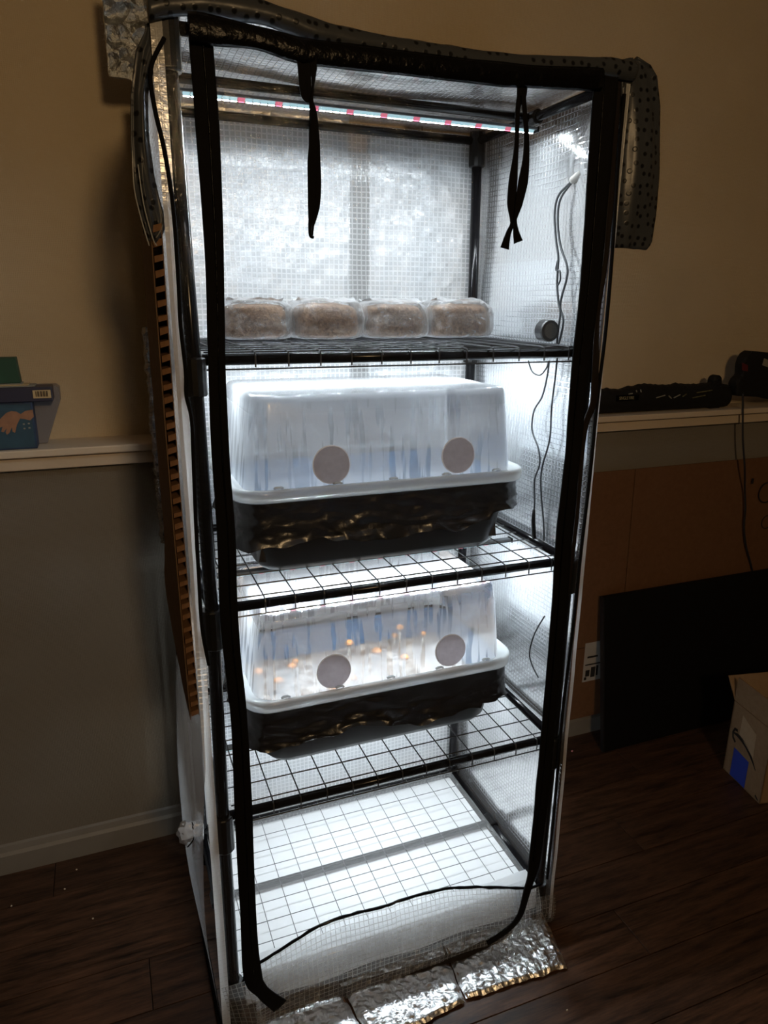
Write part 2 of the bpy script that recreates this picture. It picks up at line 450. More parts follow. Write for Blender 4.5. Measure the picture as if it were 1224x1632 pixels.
M['olive_print'] = simple('olive_print', (0.13,0.12,0.05), 0.6, var=0.6, vs=90)

# ------------------------------------------------------------------ the room
def struct(name, mb, mat, **kw):
    o = mb.build(name, mat, None, **kw); o['kind'] = 'structure'; return o
struct('wall_back_upper', MB().box(-2.6, 3.6, 0.66, 0.76, 1.04, 2.52), M['wall_up'])
struct('wall_back_lower', MB().box(-2.6, 3.6, 0.585, 0.76, 0.0, 1.038), M['wall_low'])
struct('trim_1', MB().box(-2.6, 3.6, 0.538, 0.66, 1.0385, 1.055), M['trim'], bevel=0.003)       # ledge board
struct('trim_2', MB().box(-2.6, 3.6, 0.556, 0.5849, 1.0085, 1.0340), M['trim'], bevel=0.002)      # apron under it
bb = MB(); prof = [(0.5849,0.0),(0.571,0.0),(0.571,0.052),(0.576,0.060),(0.5795,0.074),(0.5849,0.078)]
bb.prism([(-2.6, y, z) for y, z in prof], (6.2, 0, 0))
struct('baseboard_back', bb, M['base'])
struct('wall_left', MB().box(-2.7, -2.6, -3.6, 0.76, 0, 2.52), M['wall_up'])
struct('wall_right', MB().box(3.6, 3.7, -3.6, 0.76, 0, 2.52), M['wall_up'])
struct('wall_front', MB().box(-2.6, 3.6, -3.7, -3.6, 0, 2.52), M['wall_up'])
struct('ceiling', MB().box(-2.7, 3.7, -3.7, 0.76, 2.52, 2.6), M['ceil'])
floor = struct('floor', MB().box(-2.6, 3.6, -3.6, 0.76, -0.05, -0.0042), M['gap'])
k = 0
PW, PL = 0.126, 1.22
plank_me = None
for r_ in range(11):
    y0 = 0.5845 - (r_+1)*PW
    for c_ in range(-2, 3):
        x0 = c_*PL + [0.0, 0.41, 0.83, 0.2, 0.62][r_ % 5] - 0.35
        if plank_me is None:
            o = MB().box(0.0008, PL-0.0008, 0.0008, PW-0.0008, -0.0042, 0.0).build('plank', M['wood'], floor, bevel=0.0009); plank_me = o.data
            o.location = (x0, y0, 0); k += 1; continue
        q = o.copy(); COL.objects.link(q); q.parent = floor; q.location = (x0, y0, 0); k += 1

# ------------------------------------------------------------------ the rack
rack = thing('growing_rack', (0.345, 0.22, 0), 'tall black tube rack with wire grid shelves inside the lit plastic cover', 'rack')
W, D = 0.69, 0.44
ZS = [1.6958, 1.2743, 0.8767, 0.4777, 0.0911]
XL = {0: -0.006, 1: 0.002, 2: 0.005, 3: 0.001, 4: 0.001}
XR = {0: 0.686, 1: 0.692, 2: 0.692, 3: 0.692, 4: 0.688}
def px_(side, i): return XL[i] if side == 0 else XR[i]
for side in (0, 1):
    for y in (0.0, D):
        pts = [(px_(side, i), y, ZS[i]) for i in range(5)] + [(px_(side, 4), y, 0.0)]
        pts[0] = (pts[0][0], y, ZS[0] + 0.004)
        MB().tube(pts, 0.0112, 12).build('pole', M['steel'], rack, smooth=True)
        for i in range(5):
            x = px_(side, i)
            hz = [(-0.052, 0.018), (-0.052, 0.004), (-0.066, 0.002), (-0.068, 0.004), (-0.03, 0.012)][i]
            MB().tube([(x, y, ZS[i]+hz[0]), (x, y, ZS[i]+hz[0]+0.002), (x, y, ZS[i]+hz[1]-0.002), (x, y, ZS[i]+hz[1])], [0.0165, 0.0178, 0.0178, 0.0165], 14).build('joint', M['joint'], rack, smooth=False)
for i in range(5):
    z = ZS[i]
    for y in (0.0, D):
        MB().tube([(XL[i]+0.012, y, z), (XR[i]-0.012, y, z)], 0.0085, 10).build('crossbar', M['steel'], rack, smooth=True)
    for side in (0, 1):
        x = px_(side, i)
        MB().tube([(x, 0.012, z), (x, D-0.012, z)], 0.0085, 10).build('side_bar', M['steel'], rack, smooth=True)
    if i in (0, 4):
        MB().tube([(XL[i]+0.008, 0.22, z), (XR[i]-0.008, 0.22, z)], 0.0080, 10).build('middle_bar', M['steel'], rack, smooth=True)
        for side in (0, 1):
            x = px_(side, i)
            MB().tube([(x, 0.20, z), (x, 0.202, z), (x, 0.238, z), (x, 0.24, z)], [0.012, 0.0135, 0.0135, 0.012], 12).build('side_coupler', M['joint'], rack)
# wire grids: every wire is a part; the wires of one kind share their mesh
rw = 0.00135
def thin(mb_pts, n=5): return MB().tube(mb_pts, 0.0009, n)
def wire_across(z):
    return MB().tube([(0.018, 0, z), (0.672, 0, z)], rw, 5)
def wire_deep(z):
    return MB().tube([(0, D-0.006, z), (0, 0.004, z), (0, -0.0085, z-0.002), (0, -0.0105, z-0.006), (0, -0.0105, z-0.024)], rw, 5)
first = {}
def put(kind, mk, dx, dy, dz):
    if kind not in first:
        o = mk.build('wire', M['wire'], rack); first[kind] = o
        base = o.location.copy(); o['_b'] = 0; o.location = base + Vector((dx, dy, dz)); del o['_b']
    else:
        o = first[kind].copy(); COL.objects.link(o); o.parent = rack; o.location = Vector((dx, dy, dz))
for i in (1, 2, 3, 4):
    z = ZS[i] + 0.0098
    lo = i == 4
    for j in range(9):
        put('across_low' if lo else 'across', thin([(0.018, 0, 0), (0.672, 0, 0)]) if lo else wire_across(0), 0, 0.012 + j*0.0505, z)
    put('across', wire_across(0), 0, -0.0105, z-0.0235)
    for j in range(13):
        put('deep_low' if lo else 'deep', thin([(0, D-0.006, 0), (0, 0.004, 0), (0, -0.0085, -0.002)]) if lo else wire_deep(0), 0.040 + j*0.0505, 0, z + 0.0026)

# ------------------------------------------------------------------ LED strips
def led_strip(z, y, label, x0=0.030, x1=0.680, low=False):
    t = thing('led_strip', ((x0+x1)/2, y, z), label, 'led strip', 'led strips under the rack bars')
    MB().box(x0, x1, y-0.008, y+0.008, z, z+0.0045).build('rail', M['led_house'], t, bevel=0.001)
    for xx in (x0-0.004, x1):
        MB().box(xx, xx+0.004, y-0.009, y+0.009, z-0.004, z+0.006).build('end_cap', M['joint'], t, bevel=0.001)
    n = 52; p = (x1-x0-0.008)/n; protos = {}
    for k in range(n):
        kind = 'red' if k % 5 == 2 else 'white'
        xc = x0 + 0.004 + (k+0.5)*p
        if kind not in protos:
            w = 0.0056
            mb = MB()
            v = [(-w,-.005,0),(w,-.005,0),(w,.005,0),(-w,.005,0),(-w*.8,-.0021,-.0052),(w*.8,-.0021,-.0052),(w*.8,.0021,-.0052),(-w*.8,.0021,-.0052)]
            mb.add(v, [(4,7,6,5)], mi=0)
            mb.add(v, [(0,4,5,1),(1,5,6,2),(2,6,7,3),(3,7,4,0),(0,1,2,3)], mi=1)
            ms = [M['led_red'], M['led_side_red']] if kind == 'red' else [M['led_white_low' if low else ('led_white_top' if z > 1.6 else 'led_white')], M['led_side']]
            mb.v = [q + Vector(t.location) for q in mb.v]
            o = mb.build('red_diode' if kind == 'red' else 'white_diode', ms, t); protos[kind] = o
        else:
            o = protos[kind].copy(); COL.objects.link(o); o.parent = t
        o.location = (xc - t.location.x, 0, 0)
    return t
led_strip(1.671, 0.20, 'led strip with white and pink-red diodes slung below the top bar of the rack')
led_strip(1.2545, 0.23, 'led strip hidden just under the top shelf that carries the four grain bags')
led_strip(0.8560, 0.20, 'led strip under the middle shelf, mirrored in the lower tub dome')
led_strip(0.4570, 0.23, 'led strip under the lowest raised shelf, lighting the base of the rack', low=True)
for (x, y, z0, z1) in ((0.10, 0.20, 1.6755, 1.6955), (0.58, 0.20, 1.6755, 1.6955)):
    pass

# ------------------------------------------------------------------ plastic cover
cover = thing('greenhouse_cover', (0.345, 0.22, 0), 'clear mesh-reinforced plastic cover with black zip bands over the black rack', 'plastic cover')
def wav(a, b, s, amp): return amp * nz(a, b, 3.3, s)
# back, sides, roof
MB().sheet(lambda u, v: (-0.014 + u, 0.457 + wav(u, v, 5, 0.004), 0.02 + v), 40, 80, 0.718, 1.69).build('back_panel', M['film'], cover, smooth=True)
def side_r(u, v):
    z = 0.02 + v; y = -0.018 + u
    pinch = 0.03*math.exp(-((y-0.05)**2 + (z-1.60)**2)/0.0030)
    return (0.708 + wav(u, v, 6, 0.004) - pinch, y, z)
MB().sheet(side_r, 30, 80, 0.475, 1.69).build('side_panel', M['film_side'], cover, smooth=True)
def side_l(u, v):
    z = 0.008 + v; y = -0.018 + u
    low = max(0, min(1, (0.72 - z)/0.15))
    bul = 0.030*low*math.sin(math.pi*min(1, max(0, (z+0.02)/0.62)))*(0.6+0.4*math.sin(math.pi*min(1, u/0.475)))
    x = -0.0205 - bul - 0.004*low + wav(u, v, 6, 0.003)
    return (x, y, z)
MB().sheet(side_l, 30, 80, 0.475, 1.70).build('side_panel', M['film_left'], cover, smooth=True)
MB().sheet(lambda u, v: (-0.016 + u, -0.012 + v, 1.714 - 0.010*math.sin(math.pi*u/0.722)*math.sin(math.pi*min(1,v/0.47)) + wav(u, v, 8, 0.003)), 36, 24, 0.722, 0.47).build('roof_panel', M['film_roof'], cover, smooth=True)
# front: strips beside the zips, the clear door and its mesh skirt
for x0, w, mt, nm in ((-0.027, 0.015, 'film_strip', 'front_strip'), (-0.012, 0.034, 'window', 'clear_strip'), (0.672, 0.036, 'window', 'clear_strip'), (0.708, 0.008, 'film_strip', 'front_strip')):
    MB().sheet(lambda u, v: (x0 + u, -0.0195 + wav(x0 + u, v, 9, 0.002), 0.01 + v), 4, 60, w, 1.69).build(nm, M[mt], cover, smooth=True)
seam = [(0.0257, -0.0240, 0.1451), (0.0463, -0.0240, 0.1520), (0.0992, -0.0240, 0.1721), (0.1810, -0.0240, 0.1991), (0.2588, -0.0240, 0.1983), (0.3125, -0.0240, 0.1945), (0.3398, -0.0240, 0.1974), (0.4242, -0.0240, 0.1932), (0.4831, -0.0240, 0.1793), (0.5600, -0.0240, 0.1528), (0.6406, -0.0240, 0.1232), (0.6764, -0.0240, 0.1212)]
sm = smooth_path(seam, 5)
def seam_z(x):
    for a, b in zip(sm, sm[1:]):
        if a[0] <= x <= b[0]: return a[2] + (b[2]-a[2])*(x-a[0])/max(1e-6, b[0]-a[0])
    return sm[0][2] if x < sm[0][0] else sm[-1][2]
def door(u, v):
    x = 0.030 + u; zb = seam_z(x); z = zb + (1.69-zb)*v/1.69
    return (x, -0.0225 + wav(u, v, 4, 0.003), z)
MB().sheet(door, 50, 90, 0.645, 1.69).build('front_window', M['window'], cover, smooth=True)
def skirt(u, v):
    x = 0.034 + u; zt = seam_z(x); f = v/0.17
    z = 0.006 + (zt-0.006)*f
    bulge = 0.020*math.sin(math.pi*f)*(0.7+0.5*nz(u, v, 1.0, 7)) + 0.014*(1-f)
    return (x, -0.0235 - bulge, z)
MB().sheet(skirt, 90, 16, 0.636, 0.17).build('front_skirt', M['film_skirt'], cover, smooth=True)
cpts = [(p[0], -0.0245 + 0.002*nz(p[0], 1, 2, 30), p[2] + 0.002*nz(p[0], 4, 2, 40)) for p in sm]
MB().tube(cpts, [0.0030 + 0.0012*nz(p[0], 8, 8, 60) for p in cpts], 6).build('skirt_seam', M['steel'], cover, smooth=True)
# corner wrap pieces of the skirt at left and right
MB().sheet(lambda u, v: (-0.026 + u + 0.02*(1-v/0.12), -0.025 - 0.030*(1-v/0.12)*(u/0.06), 0.006 + v), 8, 12, 0.06, 0.115).build('skirt_corner', M['film_skirt'], cover, smooth=True)
MB().sheet(lambda u, v: (0.664 + u, -0.0255 - 0.008*math.sin(math.pi*v/0.085), 0.004 + v*(1.0-0.1*u/0.05)), 8, 10, 0.052, 0.085).build('skirt_corner', M['film_skirt'], cover, smooth=True)
def band(pts, widths, name, mat, y=0.0, thick=0.0022, nsub=6, ripple=0.0025, seed=0.0, across=None, parent=None):
    """a fabric band along pts; widths lie across (default world x)"""
    P = smooth_path(pts, nsub); n = len(P)
    wl = []
    for i in range(n):
        f = i/(n-1)*(len(widths)-1); a = int(f); b = min(a+1, len(widths)-1)
        wl.append(widths[a] + (widths[b]-widths[a])*(f-a))
    def fn(u, v):
        i = int(round(v)); p = P[i]; t = (P[min(i+1, n-1)] - P[max(i-1, 0)]).normalized()
        ax = Vector(across) if across else t.cross(Vector((0, 1, 0)))
        ax = ax.normalized()
        if ax.x < 0: ax = -ax
        q = p + ax*wl[i]*(u-0.5)
        q.y += ripple*nz(u*1.5+seed, p.z*14, seed, 1.0)
        return q
    return MB().sheet(fn, 6, n-1, 1.0, n-1, thick=thick).build(name, mat, parent or cover, smooth=True)
zl = [(0.0331, -0.0260, 1.7028), (0.0358, -0.0260, 1.5798), (0.0359, -0.0260, 1.4238), (0.0316, -0.0260, 1.2880), (0.0290, -0.0260, 1.1605), (0.0304, -0.0260, 1.0132), (0.0279, -0.0260, 0.8543), (0.0346, -0.0260, 0.6799), (0.0332, -0.0260, 0.4916), (0.0316, -0.0260, 0.2858)] + [(0.0297, -0.0500, 0.1641), (0.0464, -0.0500, 0.1115), (0.0785, -0.0500, 0.0632)]
band(zl, [0.030, 0.031, 0.026, 0.024, 0.026, 0.028, 0.028, 0.027, 0.031, 0.028, 0.034, 0.024, 0.030], 'zip_band', M['ribbon'], thick=0.003, seed=1.3)
zr = [(0.6613, -0.0260, 1.7033), (0.6643, -0.0260, 1.5412), (0.6656, -0.0260, 1.3937), (0.6605, -0.0260, 1.2462), (0.6593, -0.0260, 1.0883), (0.6567, -0.0260, 0.9316), (0.6596, -0.0260, 0.7495), (0.6583, -0.0260, 0.5682), (0.6570, -0.0260, 0.3730), (0.6511, -0.0260, 0.1974)] + [(0.6210, -0.0500, 0.1454), (0.6082, -0.0500, 0.0858), (0.5759, -0.0500, 0.0551), (0.5305, -0.0500, 0.0383)]
band(zr, [0.046, 0.044, 0.040, 0.036, 0.032, 0.036, 0.034, 0.033, 0.034, 0.028, 0.018, 0.014, 0.014, 0.014], 'zip_band', M['ribbon'], thick=0.003, seed=5.1)
# zip teeth line down the middle of each band
MB().tube([(p[0]+0.002, p[1]-0.0038, p[2]) for p in smooth_path(zl[:11], 4)], 0.0014, 5).build('zip_teeth', M['black_gloss'], cover, smooth=True)
MB().tube([(p[0]-0.004, p[1]-0.0038, p[2]) for p in smooth_path(zr[:10], 4)], 0.0014, 5).build('zip_teeth', M['black_gloss'], cover, smooth=True)
# bottom hem, lying on the floor
hem = [(0.0789, -0.0090, 0.0120), (0.1791, -0.0214, 0.0120), (0.2853, -0.0277, 0.0120), (0.4256, -0.0342, 0.0120), (0.4997, -0.0362, 0.0120), (0.5576, -0.0296, 0.0120), (0.6078, -0.0173, 0.0120)]
hp = smooth_path(hem, 8)
MB().tube([(p[0], p[1] - 0.003*nz(p[0], 3, 1, 20), 0.012 + 0.002*nz(p[0], 7, 1, 30)) for p in hp], 0.0085, 8).build('bottom_hem', M['ribbon_brown'], cover, smooth=True)
# black piping along the left and right front corners
pl = [(-0.0107, -0.0210, 1.6767), (-0.0303, -0.0210, 1.6396), (-0.0291, -0.0210, 1.5970), (-0.0205, -0.0210, 1.5463), (-0.0143, -0.0210, 1.4780), (-0.0139, -0.0210, 1.3899), (-0.0152, -0.0210, 1.3229), (-0.0125, -0.0210, 1.2620), (-0.0140, -0.0210, 1.2263), (-0.0091, -0.0210, 1.1943), (-0.0097, -0.0210, 1.1431), (-0.0129, -0.0210, 1.0365), (-0.0141, -0.0210, 0.9446), (-0.0146, -0.0210, 0.8591), (-0.0078, -0.0210, 0.7911)]
MB().tube(smooth_path(pl, 5), 0.0030, 6).build('corner_piping', M['ribbon'], cover, smooth=True)
pr = [(0.7037, -0.0220, 1.6837), (0.7041, -0.0220, 1.5823), (0.7094, -0.0220, 1.4457), (0.7113, -0.0220, 1.3209), (0.7076, -0.0220, 1.1886), (0.7067, -0.0220, 1.0483), (0.7027, -0.0220, 0.8995), (0.6998, -0.0220, 0.7274), (0.6937, -0.0220, 0.5434), (0.6953, -0.0220, 0.3596), (0.6934, -0.0220, 0.1291)]
MB().tube(smooth_path(pr, 5), 0.0034, 6).build('corner_piping', M['ribbon'], cover, smooth=True)
pr2 = [(0.6877, -0.0240, 1.6995), (0.6912, -0.0240, 1.5811), (0.6949, -0.0240, 1.4451), (0.6886, -0.0240, 1.3421), (0.6942, -0.0240, 1.2452), (0.6978, -0.0240, 1.1893), (0.6821, -0.0240, 1.1330), (0.6833, -0.0240, 1.0023), (0.6804, -0.0240, 0.8773), (0.6761, -0.0240, 0.7594)]
band(pr2, [0.012, 0.012, 0.010, 0.010, 0.016, 0.013, 0.008, 0.007, 0.006], 'corner_binding', M['ribbon_brown'], thick=0.002, seed=9)
pb = [(-0.024, 0.457, 0.02), (-0.024, 0.457, 1.0), (-0.02, 0.457, 1.70)]
MB().tube(smooth_path(pb, 8), 0.0035, 6).build('corner_piping', M['ribbon'], cover, smooth=True)
MB().tube([(-0.030, -0.018, 0.006), (-0.032, 0.2, 0.006), (-0.026, 0.45, 0.006)], 0.005, 6).build('side_hem', M['ribbon'], cover, smooth=True)
MB().tube([(0.712, -0.018, 0.008), (0.712, 0.2, 0.006), (0.712, 0.45, 0.006)], 0.005, 6).build('side_hem', M['ribbon'], cover, smooth=True)
# rolled door blind and binding along the top front edge
top = [(-0.0284, -0.0200, 1.7008), (0.0058, -0.0200, 1.7121), (0.0528, -0.0200, 1.7169), (0.1095, -0.0200, 1.7174), (0.1513, -0.0200, 1.7112), (0.2035, -0.0200, 1.7030), (0.2766, -0.0200, 1.6996), (0.3739, -0.0200, 1.6967), (0.4778, -0.0200, 1.6986), (0.5659, -0.0200, 1.7049), (0.6588, -0.0200, 1.7133), (0.7200, -0.0200, 1.7146)]
tp = smooth_path(top, 6)
rings = []
for p in tp:
    ww = 0.023 + 0.003*nz(p.x, 2, 5, 9); ring = []
    for a in range(14):
        th = 2*math.pi*a/14
        rr = 1 + 0.12*nz(p.x*30, math.cos(th)*2, math.sin(th)*2)
        ring.append((p.x, p.y + 0.5*ww*math.cos(th)*rr, p.z + 0.62*ww*math.sin(th)*rr + 0.004))
    rings.append(ring)
MB().loft(rings, True, True, True).build('rolled_blind', M['flap'], cover, smooth=True)
bind = [(0.0181, -0.0340, 1.6902), (0.0336, -0.0340, 1.6908), (0.0492, -0.0340, 1.6900), (0.1054, -0.0340, 1.6885), (0.1641, -0.0340, 1.6811), (0.2348, -0.0340, 1.6818), (0.3284, -0.0340, 1.6832), (0.4285, -0.0340, 1.6847), (0.5245, -0.0340, 1.6885), (0.6497, -0.0340, 1.6983)]
rings = []
for p in smooth_path(bind, 6):
    rings.append([(p.x, p.y + 0.006*math.cos(2*math.pi*a/8), p.z - 0.002 + (0.016 + 0.004*nz(p.x, 1, 1, 14))*math.sin(2*math.pi*a/8)) for a in range(8)])
MB().loft(rings, True, True, True).build('top_binding', M['black_gloss'], cover, smooth=True)
# loose storm flaps hanging at both ends
def plate(name, poly, mat, d, bulge=0.0, axis=1, parent=None):
    """flat outline filled as a fine strip mesh, softly bulged, with thickness d"""
    zs = [p[2] for p in poly]; z0, z1 = min(zs), max(zs)
    def span(z):
        xs = []
        n = len(poly)
        for i in range(n):
            a, b = poly[i], poly[(i+1) % n]
            if (a[2]-z)*(b[2]-z) <= 0 and a[2] != b[2]:
                xs.append(a[0] + (b[0]-a[0])*(z-a[2])/(b[2]-a[2]))
        return (min(xs), max(xs)) if xs else (poly[0][0], poly[0][0])
    yv = poly[0][1]; nv = 40
    def fn(u, v):
        z = z0 + (z1-z0)*min(max(v, 0.004), 0.996); a, b = span(z)
        return (a + (b-a)*u, yv - bulge*math.sin(math.pi*u)*math.sin(math.pi*v) + 0.006*nz(u*2.3, v*2, 4) - 0.0012*math.sin(u*19 + 2*v), z)
    return MB().sheet(fn, 16, nv, 1.0, 1.0, thick=d).build(name, mat, parent or cover, smooth=True)
fr_ = [(0.6927, -0.0120, 1.7367), (0.7257, -0.0120, 1.7404), (0.7544, -0.0120, 1.7347), (0.7722, -0.0120, 1.7185), (0.7864, -0.0120, 1.6756), (0.8008, -0.0120, 1.5710), (0.8029, -0.0120, 1.5110), (0.7991, -0.0120, 1.4616), (0.7896, -0.0120, 1.4509), (0.7141, -0.0120, 1.4505), (0.7051, -0.0120, 1.5454), (0.7053, -0.0120, 1.6862)]
plate('storm_flap', fr_, M['flap'], 0.006, 0.012)
fl_ = [(-0.0266, -0.0080, 1.6951), (-0.0459, -0.0080, 1.6622), (-0.0564, -0.0080, 1.6116), (-0.0615, -0.0080, 1.5528), (-0.0621, -0.0080, 1.5000), (-0.0554, -0.0080, 1.4569), (-0.0450, -0.0080, 1.4350), (-0.0298, -0.0080, 1.4516), (-0.0258, -0.0080, 1.4614), (-0.0345, -0.0080, 1.5171), (-0.0372, -0.0080, 1.5622), (-0.0346, -0.0080, 1.6138), (-0.0245, -0.0080, 1.6435), (-0.0098, -0.0080, 1.6735)]
plate('storm_flap', fl_, M['flap'], 0.006, 0.010)
for pts in ([(-0.0604, -0.0180, 1.5438), (-0.0619, -0.0180, 1.4987), (-0.0558, -0.0180, 1.4591), (-0.0487, -0.0180, 1.4279)], [(-0.0549, -0.0200, 1.5275), (-0.0518, -0.0200, 1.4800), (-0.0439, -0.0200, 1.4390), (-0.0391, -0.0200, 1.4281)]):
    MB().tube(smooth_path(pts, 5), 0.0009, 5).build('crease_highlight', M['rim'], cover, smooth=True)  # pale lines standing in for highlights along the flap creases
# tie straps hanging in front of the window
def ribbon(pts, widths, name='tie_strap', y=-0.03):
    return band(pts, widths, name, M['ribbon'], thick=0.0012, nsub=5, ripple=0.004, seed=pts[0][0]*40)
ribbon([(0.1669, -0.0340, 1.6931), (0.1672, -0.0340, 1.6652), (0.1689, -0.0340, 1.6280), (0.1758, -0.0340, 1.6188), (0.1790, -0.0340, 1.6022), (0.1801, -0.0340, 1.5672), (0.1801, -0.0340, 1.5193), (0.1786, -0.0340, 1.4865), (0.1753, -0.0340, 1.4615), (0.1741, -0.0340, 1.4464)], [0.018,0.019,0.015,0.006,0.011,0.016,0.017,0.014,0.004,0.003])
ribbon([(0.1792, -0.0380, 1.6729), (0.1798, -0.0380, 1.6582), (0.1786, -0.0380, 1.6394), (0.1756, -0.0380, 1.6202), (0.1785, -0.0380, 1.5898), (0.1758, -0.0380, 1.5425), (0.1738, -0.0380, 1.4859), (0.1716, -0.0380, 1.4693), (0.1703, -0.0380, 1.4493), (0.1757, -0.0380, 1.4453)], [0.010,0.009,0.003,0.005,0.010,0.014,0.011,0.006,0.003,0.003])
ribbon([(0.5060, -0.0340, 1.6865), (0.5068, -0.0340, 1.6615), (0.5015, -0.0340, 1.6440), (0.5014, -0.0340, 1.6141), (0.5017, -0.0340, 1.5793), (0.4989, -0.0340, 1.5393), (0.4978, -0.0340, 1.5076), (0.5019, -0.0340, 1.4803), (0.4962, -0.0340, 1.4643), (0.4908, -0.0340, 1.4417)], [0.019,0.017,0.008,0.008,0.010,0.015,0.014,0.006,0.008,0.015])
ribbon([(0.5076, -0.0380, 1.6606), (0.5121, -0.0380, 1.6314), (0.5162, -0.0380, 1.6059), (0.5178, -0.0380, 1.5711), (0.5145, -0.0380, 1.5397), (0.5089, -0.0380, 1.5077), (0.5049, -0.0380, 1.4847), (0.5072, -0.0380, 1.4682), (0.5130, -0.0380, 1.4516)], [0.008,0.008,0.010,0.013,0.017,0.013,0.004,0.009,0.016])
# gathered bundle tied with black cord at the lower left side
kc = [(-0.0563, 0.1000, 0.3828)][0]; kc = Vector(kc)
def blob(c, rx, ry, rz, nu=20, nv=14, amp=0.2, sc=60):
    rings = []
    for j in range(nv+1):
        th = math.pi*j/nv; ring = []
        for i in range(nu):
            ph = 2*math.pi*i/nu
            d = Vector((math.sin(th)*math.cos(ph), math.sin(th)*math.sin(ph), math.cos(th)))
            f = 1 + amp*nz(d.x*1.7+c[0]*9, d.y*1.7, d.z*1.7 + c[2]*5, 1.4)
            ring.append((c[0]+rx*d.x*f, c[1]+ry*d.y*f, c[2]+rz*d.z*f))
        rings.append(ring)
    return MB().loft(rings)
M['film_knot'] = mesh_film('mesh_film_bundle', cell_fac=0.75, thread_fac=0.95, pitch=0.006)
blob((kc.x, kc.y, kc.z), 0.017, 0.018, 0.020, amp=0.45).build('gathered_film', M['film_knot'], cover, smooth=True)
blob((kc.x+0.0235, kc.y, kc.z+0.004), 0.008, 0.016, 0.034, amp=0.25).build('gathered_film', M['film_knot'], cover, smooth=True)
MB().tube([(kc.x+0.015+0.004*math.cos(a), kc.y-0.010+0.010*math.sin(a), kc.z+0.012+0.0012*a) for a in [i*0.5 for i in range(26)]], 0.0016, 6).build('cord_knot', M['ribbon'], cover, smooth=True)
MB().tube(smooth_path([(kc.x+0.015, kc.y-0.018, kc.z+0.012), (kc.x+0.008, kc.y-0.022, kc.z-0.004), (kc.x-0.002, kc.y-0.019, kc.z-0.018)], 5), 0.0013, 6).build('cord_end', M['ribbon'], cover, smooth=True)
MB().tube(smooth_path([(kc.x+0.016, kc.y-0.018, kc.z+0.012), (kc.x+0.014, kc.y-0.020, kc.z-0.004), (kc.x+0.017, kc.y-0.016, kc.z-0.020)], 5), 0.0013, 6).build('cord_end', M['ribbon'], cover, smooth=True)

# ------------------------------------------------------------------ boards round the rack
def board(name, loc, label, group=None): return thing(name, loc, label, 'board', group)
b = thing('foil_board', (0.19, 0.49, 0.85), 'left foil-faced insulation board standing behind the mesh back panel', 'board', 'insulation boards around the rack')
def crum(x0, x1, z0, z1, y, amp, s):
    def fn(u, v):
        return (x0+u, y + amp*nz(u, v, s, 11) + amp*0.5*nz(u, v, s+4, 31), z0+v)
    return fn
MB().sheet(crum(-0.022, 0.405, 0.845, 1.752, 0.474, 0.005, 1.0), 70, 130, 0.425, 0.905).build('foil_face', M['foil_board'], b, smooth=True)
MB().box(-0.020, 0.402, 0.482, 0.492, 0.846, 1.750).build('cardboard', M['card'], b, bevel=0.001)
ed = [(-0.030 + 0.004*nz(0, z/200, 2, 14), 0.476 + 0.008*nz(1, z/200, 3, 12), z/200) for z in range(169, 262, 1)]
MB().tube(ed, [0.0115 + 0.006*nz(2, p[2], 5, 70) for p in ed], 9).build('foil_edge', M['foil_dark'], b)
b = thing('foil_board', (0.61, 0.49, 0.85), 'right foil-faced board behind the back panel, brown top rising above the rack', 'board', 'insulation boards around the rack')
MB().sheet(crum(0.447, 0.772, 0.70, 1.70, 0.474, 0.005, 7.0), 60, 130, 0.325, 1.0).build('foil_face', M['foil_board'], b, smooth=True)
MB().box(0.578, 0.772, 0.4925, 0.499, 1.40, 1.882).build('cardboard', M['card_top'], b, bevel=0.001)
MB().box(0.448, 0.772, 0.482, 0.492, 0.70, 1.70).build('cardboard', M['card_top'], b, bevel=0.001)
b = thing('added_backing_board', (0.345, 0.49, 0.0), 'low white-faced board added behind the base of the rack to brighten the back panel', 'board', 'insulation boards around the rack')  # added white backing, so the lower back panel reads bright
MB().sheet(crum(0.012, 0.686, 0.012, 0.672, 0.474, 0.008, 3.0), 60, 60, 0.674, 0.66).build('white_face', M['white_liner'], b, smooth=True)
MB().box(0.014, 0.684, 0.482, 0.492, 0.0, 0.672).build('cardboard', M['card'], b, bevel=0.001)
b = thing('foil_sheet', (0.0, 0.49, 1.757), 'crinkled dull foil sheet sticking out behind the top left corner of the rack', 'foil sheet')
MB().sheet(lambda u, v: (-0.060 + u + 0.003*nz(v, 3, 1, 40), 0.500 + 0.012*nz(u*0.25, v, 9, 34) + 0.004*nz(u, v, 2, 60), 1.757 + v), 40, 90, 0.12, 0.17, thick=0.004).build('crinkled_foil', M['foil_top'], b)
b = thing('cardboard_panel', (-0.034, 0.2, 0.69), 'brown cardboard panel with open cut cells, outside the left side of the rack', 'board', 'insulation boards around the rack')
def lx(z): return -0.0330 - 0.004*math.sin((z-0.69)*3.2)
outer = []
for j in range(31):
    z = 0.69 + 0.765*j/30
    kn = [(0.69,0.10),(0.73,0.27),(0.76,0.36),(0.80,0.37),(0.86,0.31),(0.93,0.23),(1.05,0.22),(1.25,0.21),(1.46,0.20)]
    yb = next((a_[1] + (b_[1]-a_[1])*(z-a_[0])/(b_[0]-a_[0]) for a_, b_ in zip(kn, kn[1:]) if a_[0] <= z <= b_[0]), 0.2) + 0.012*nz(z, 1, 1, 25)
    x = lx(z) - 0.008
    outer.append([(x, -0.010, z), (x, max(0.02, yb), z), (x-0.0015, max(0.02, yb), z), (x-0.0015, -0.010, z)])
MB().loft(outer, True, True, True).build('outer_liner', M['card'], b)
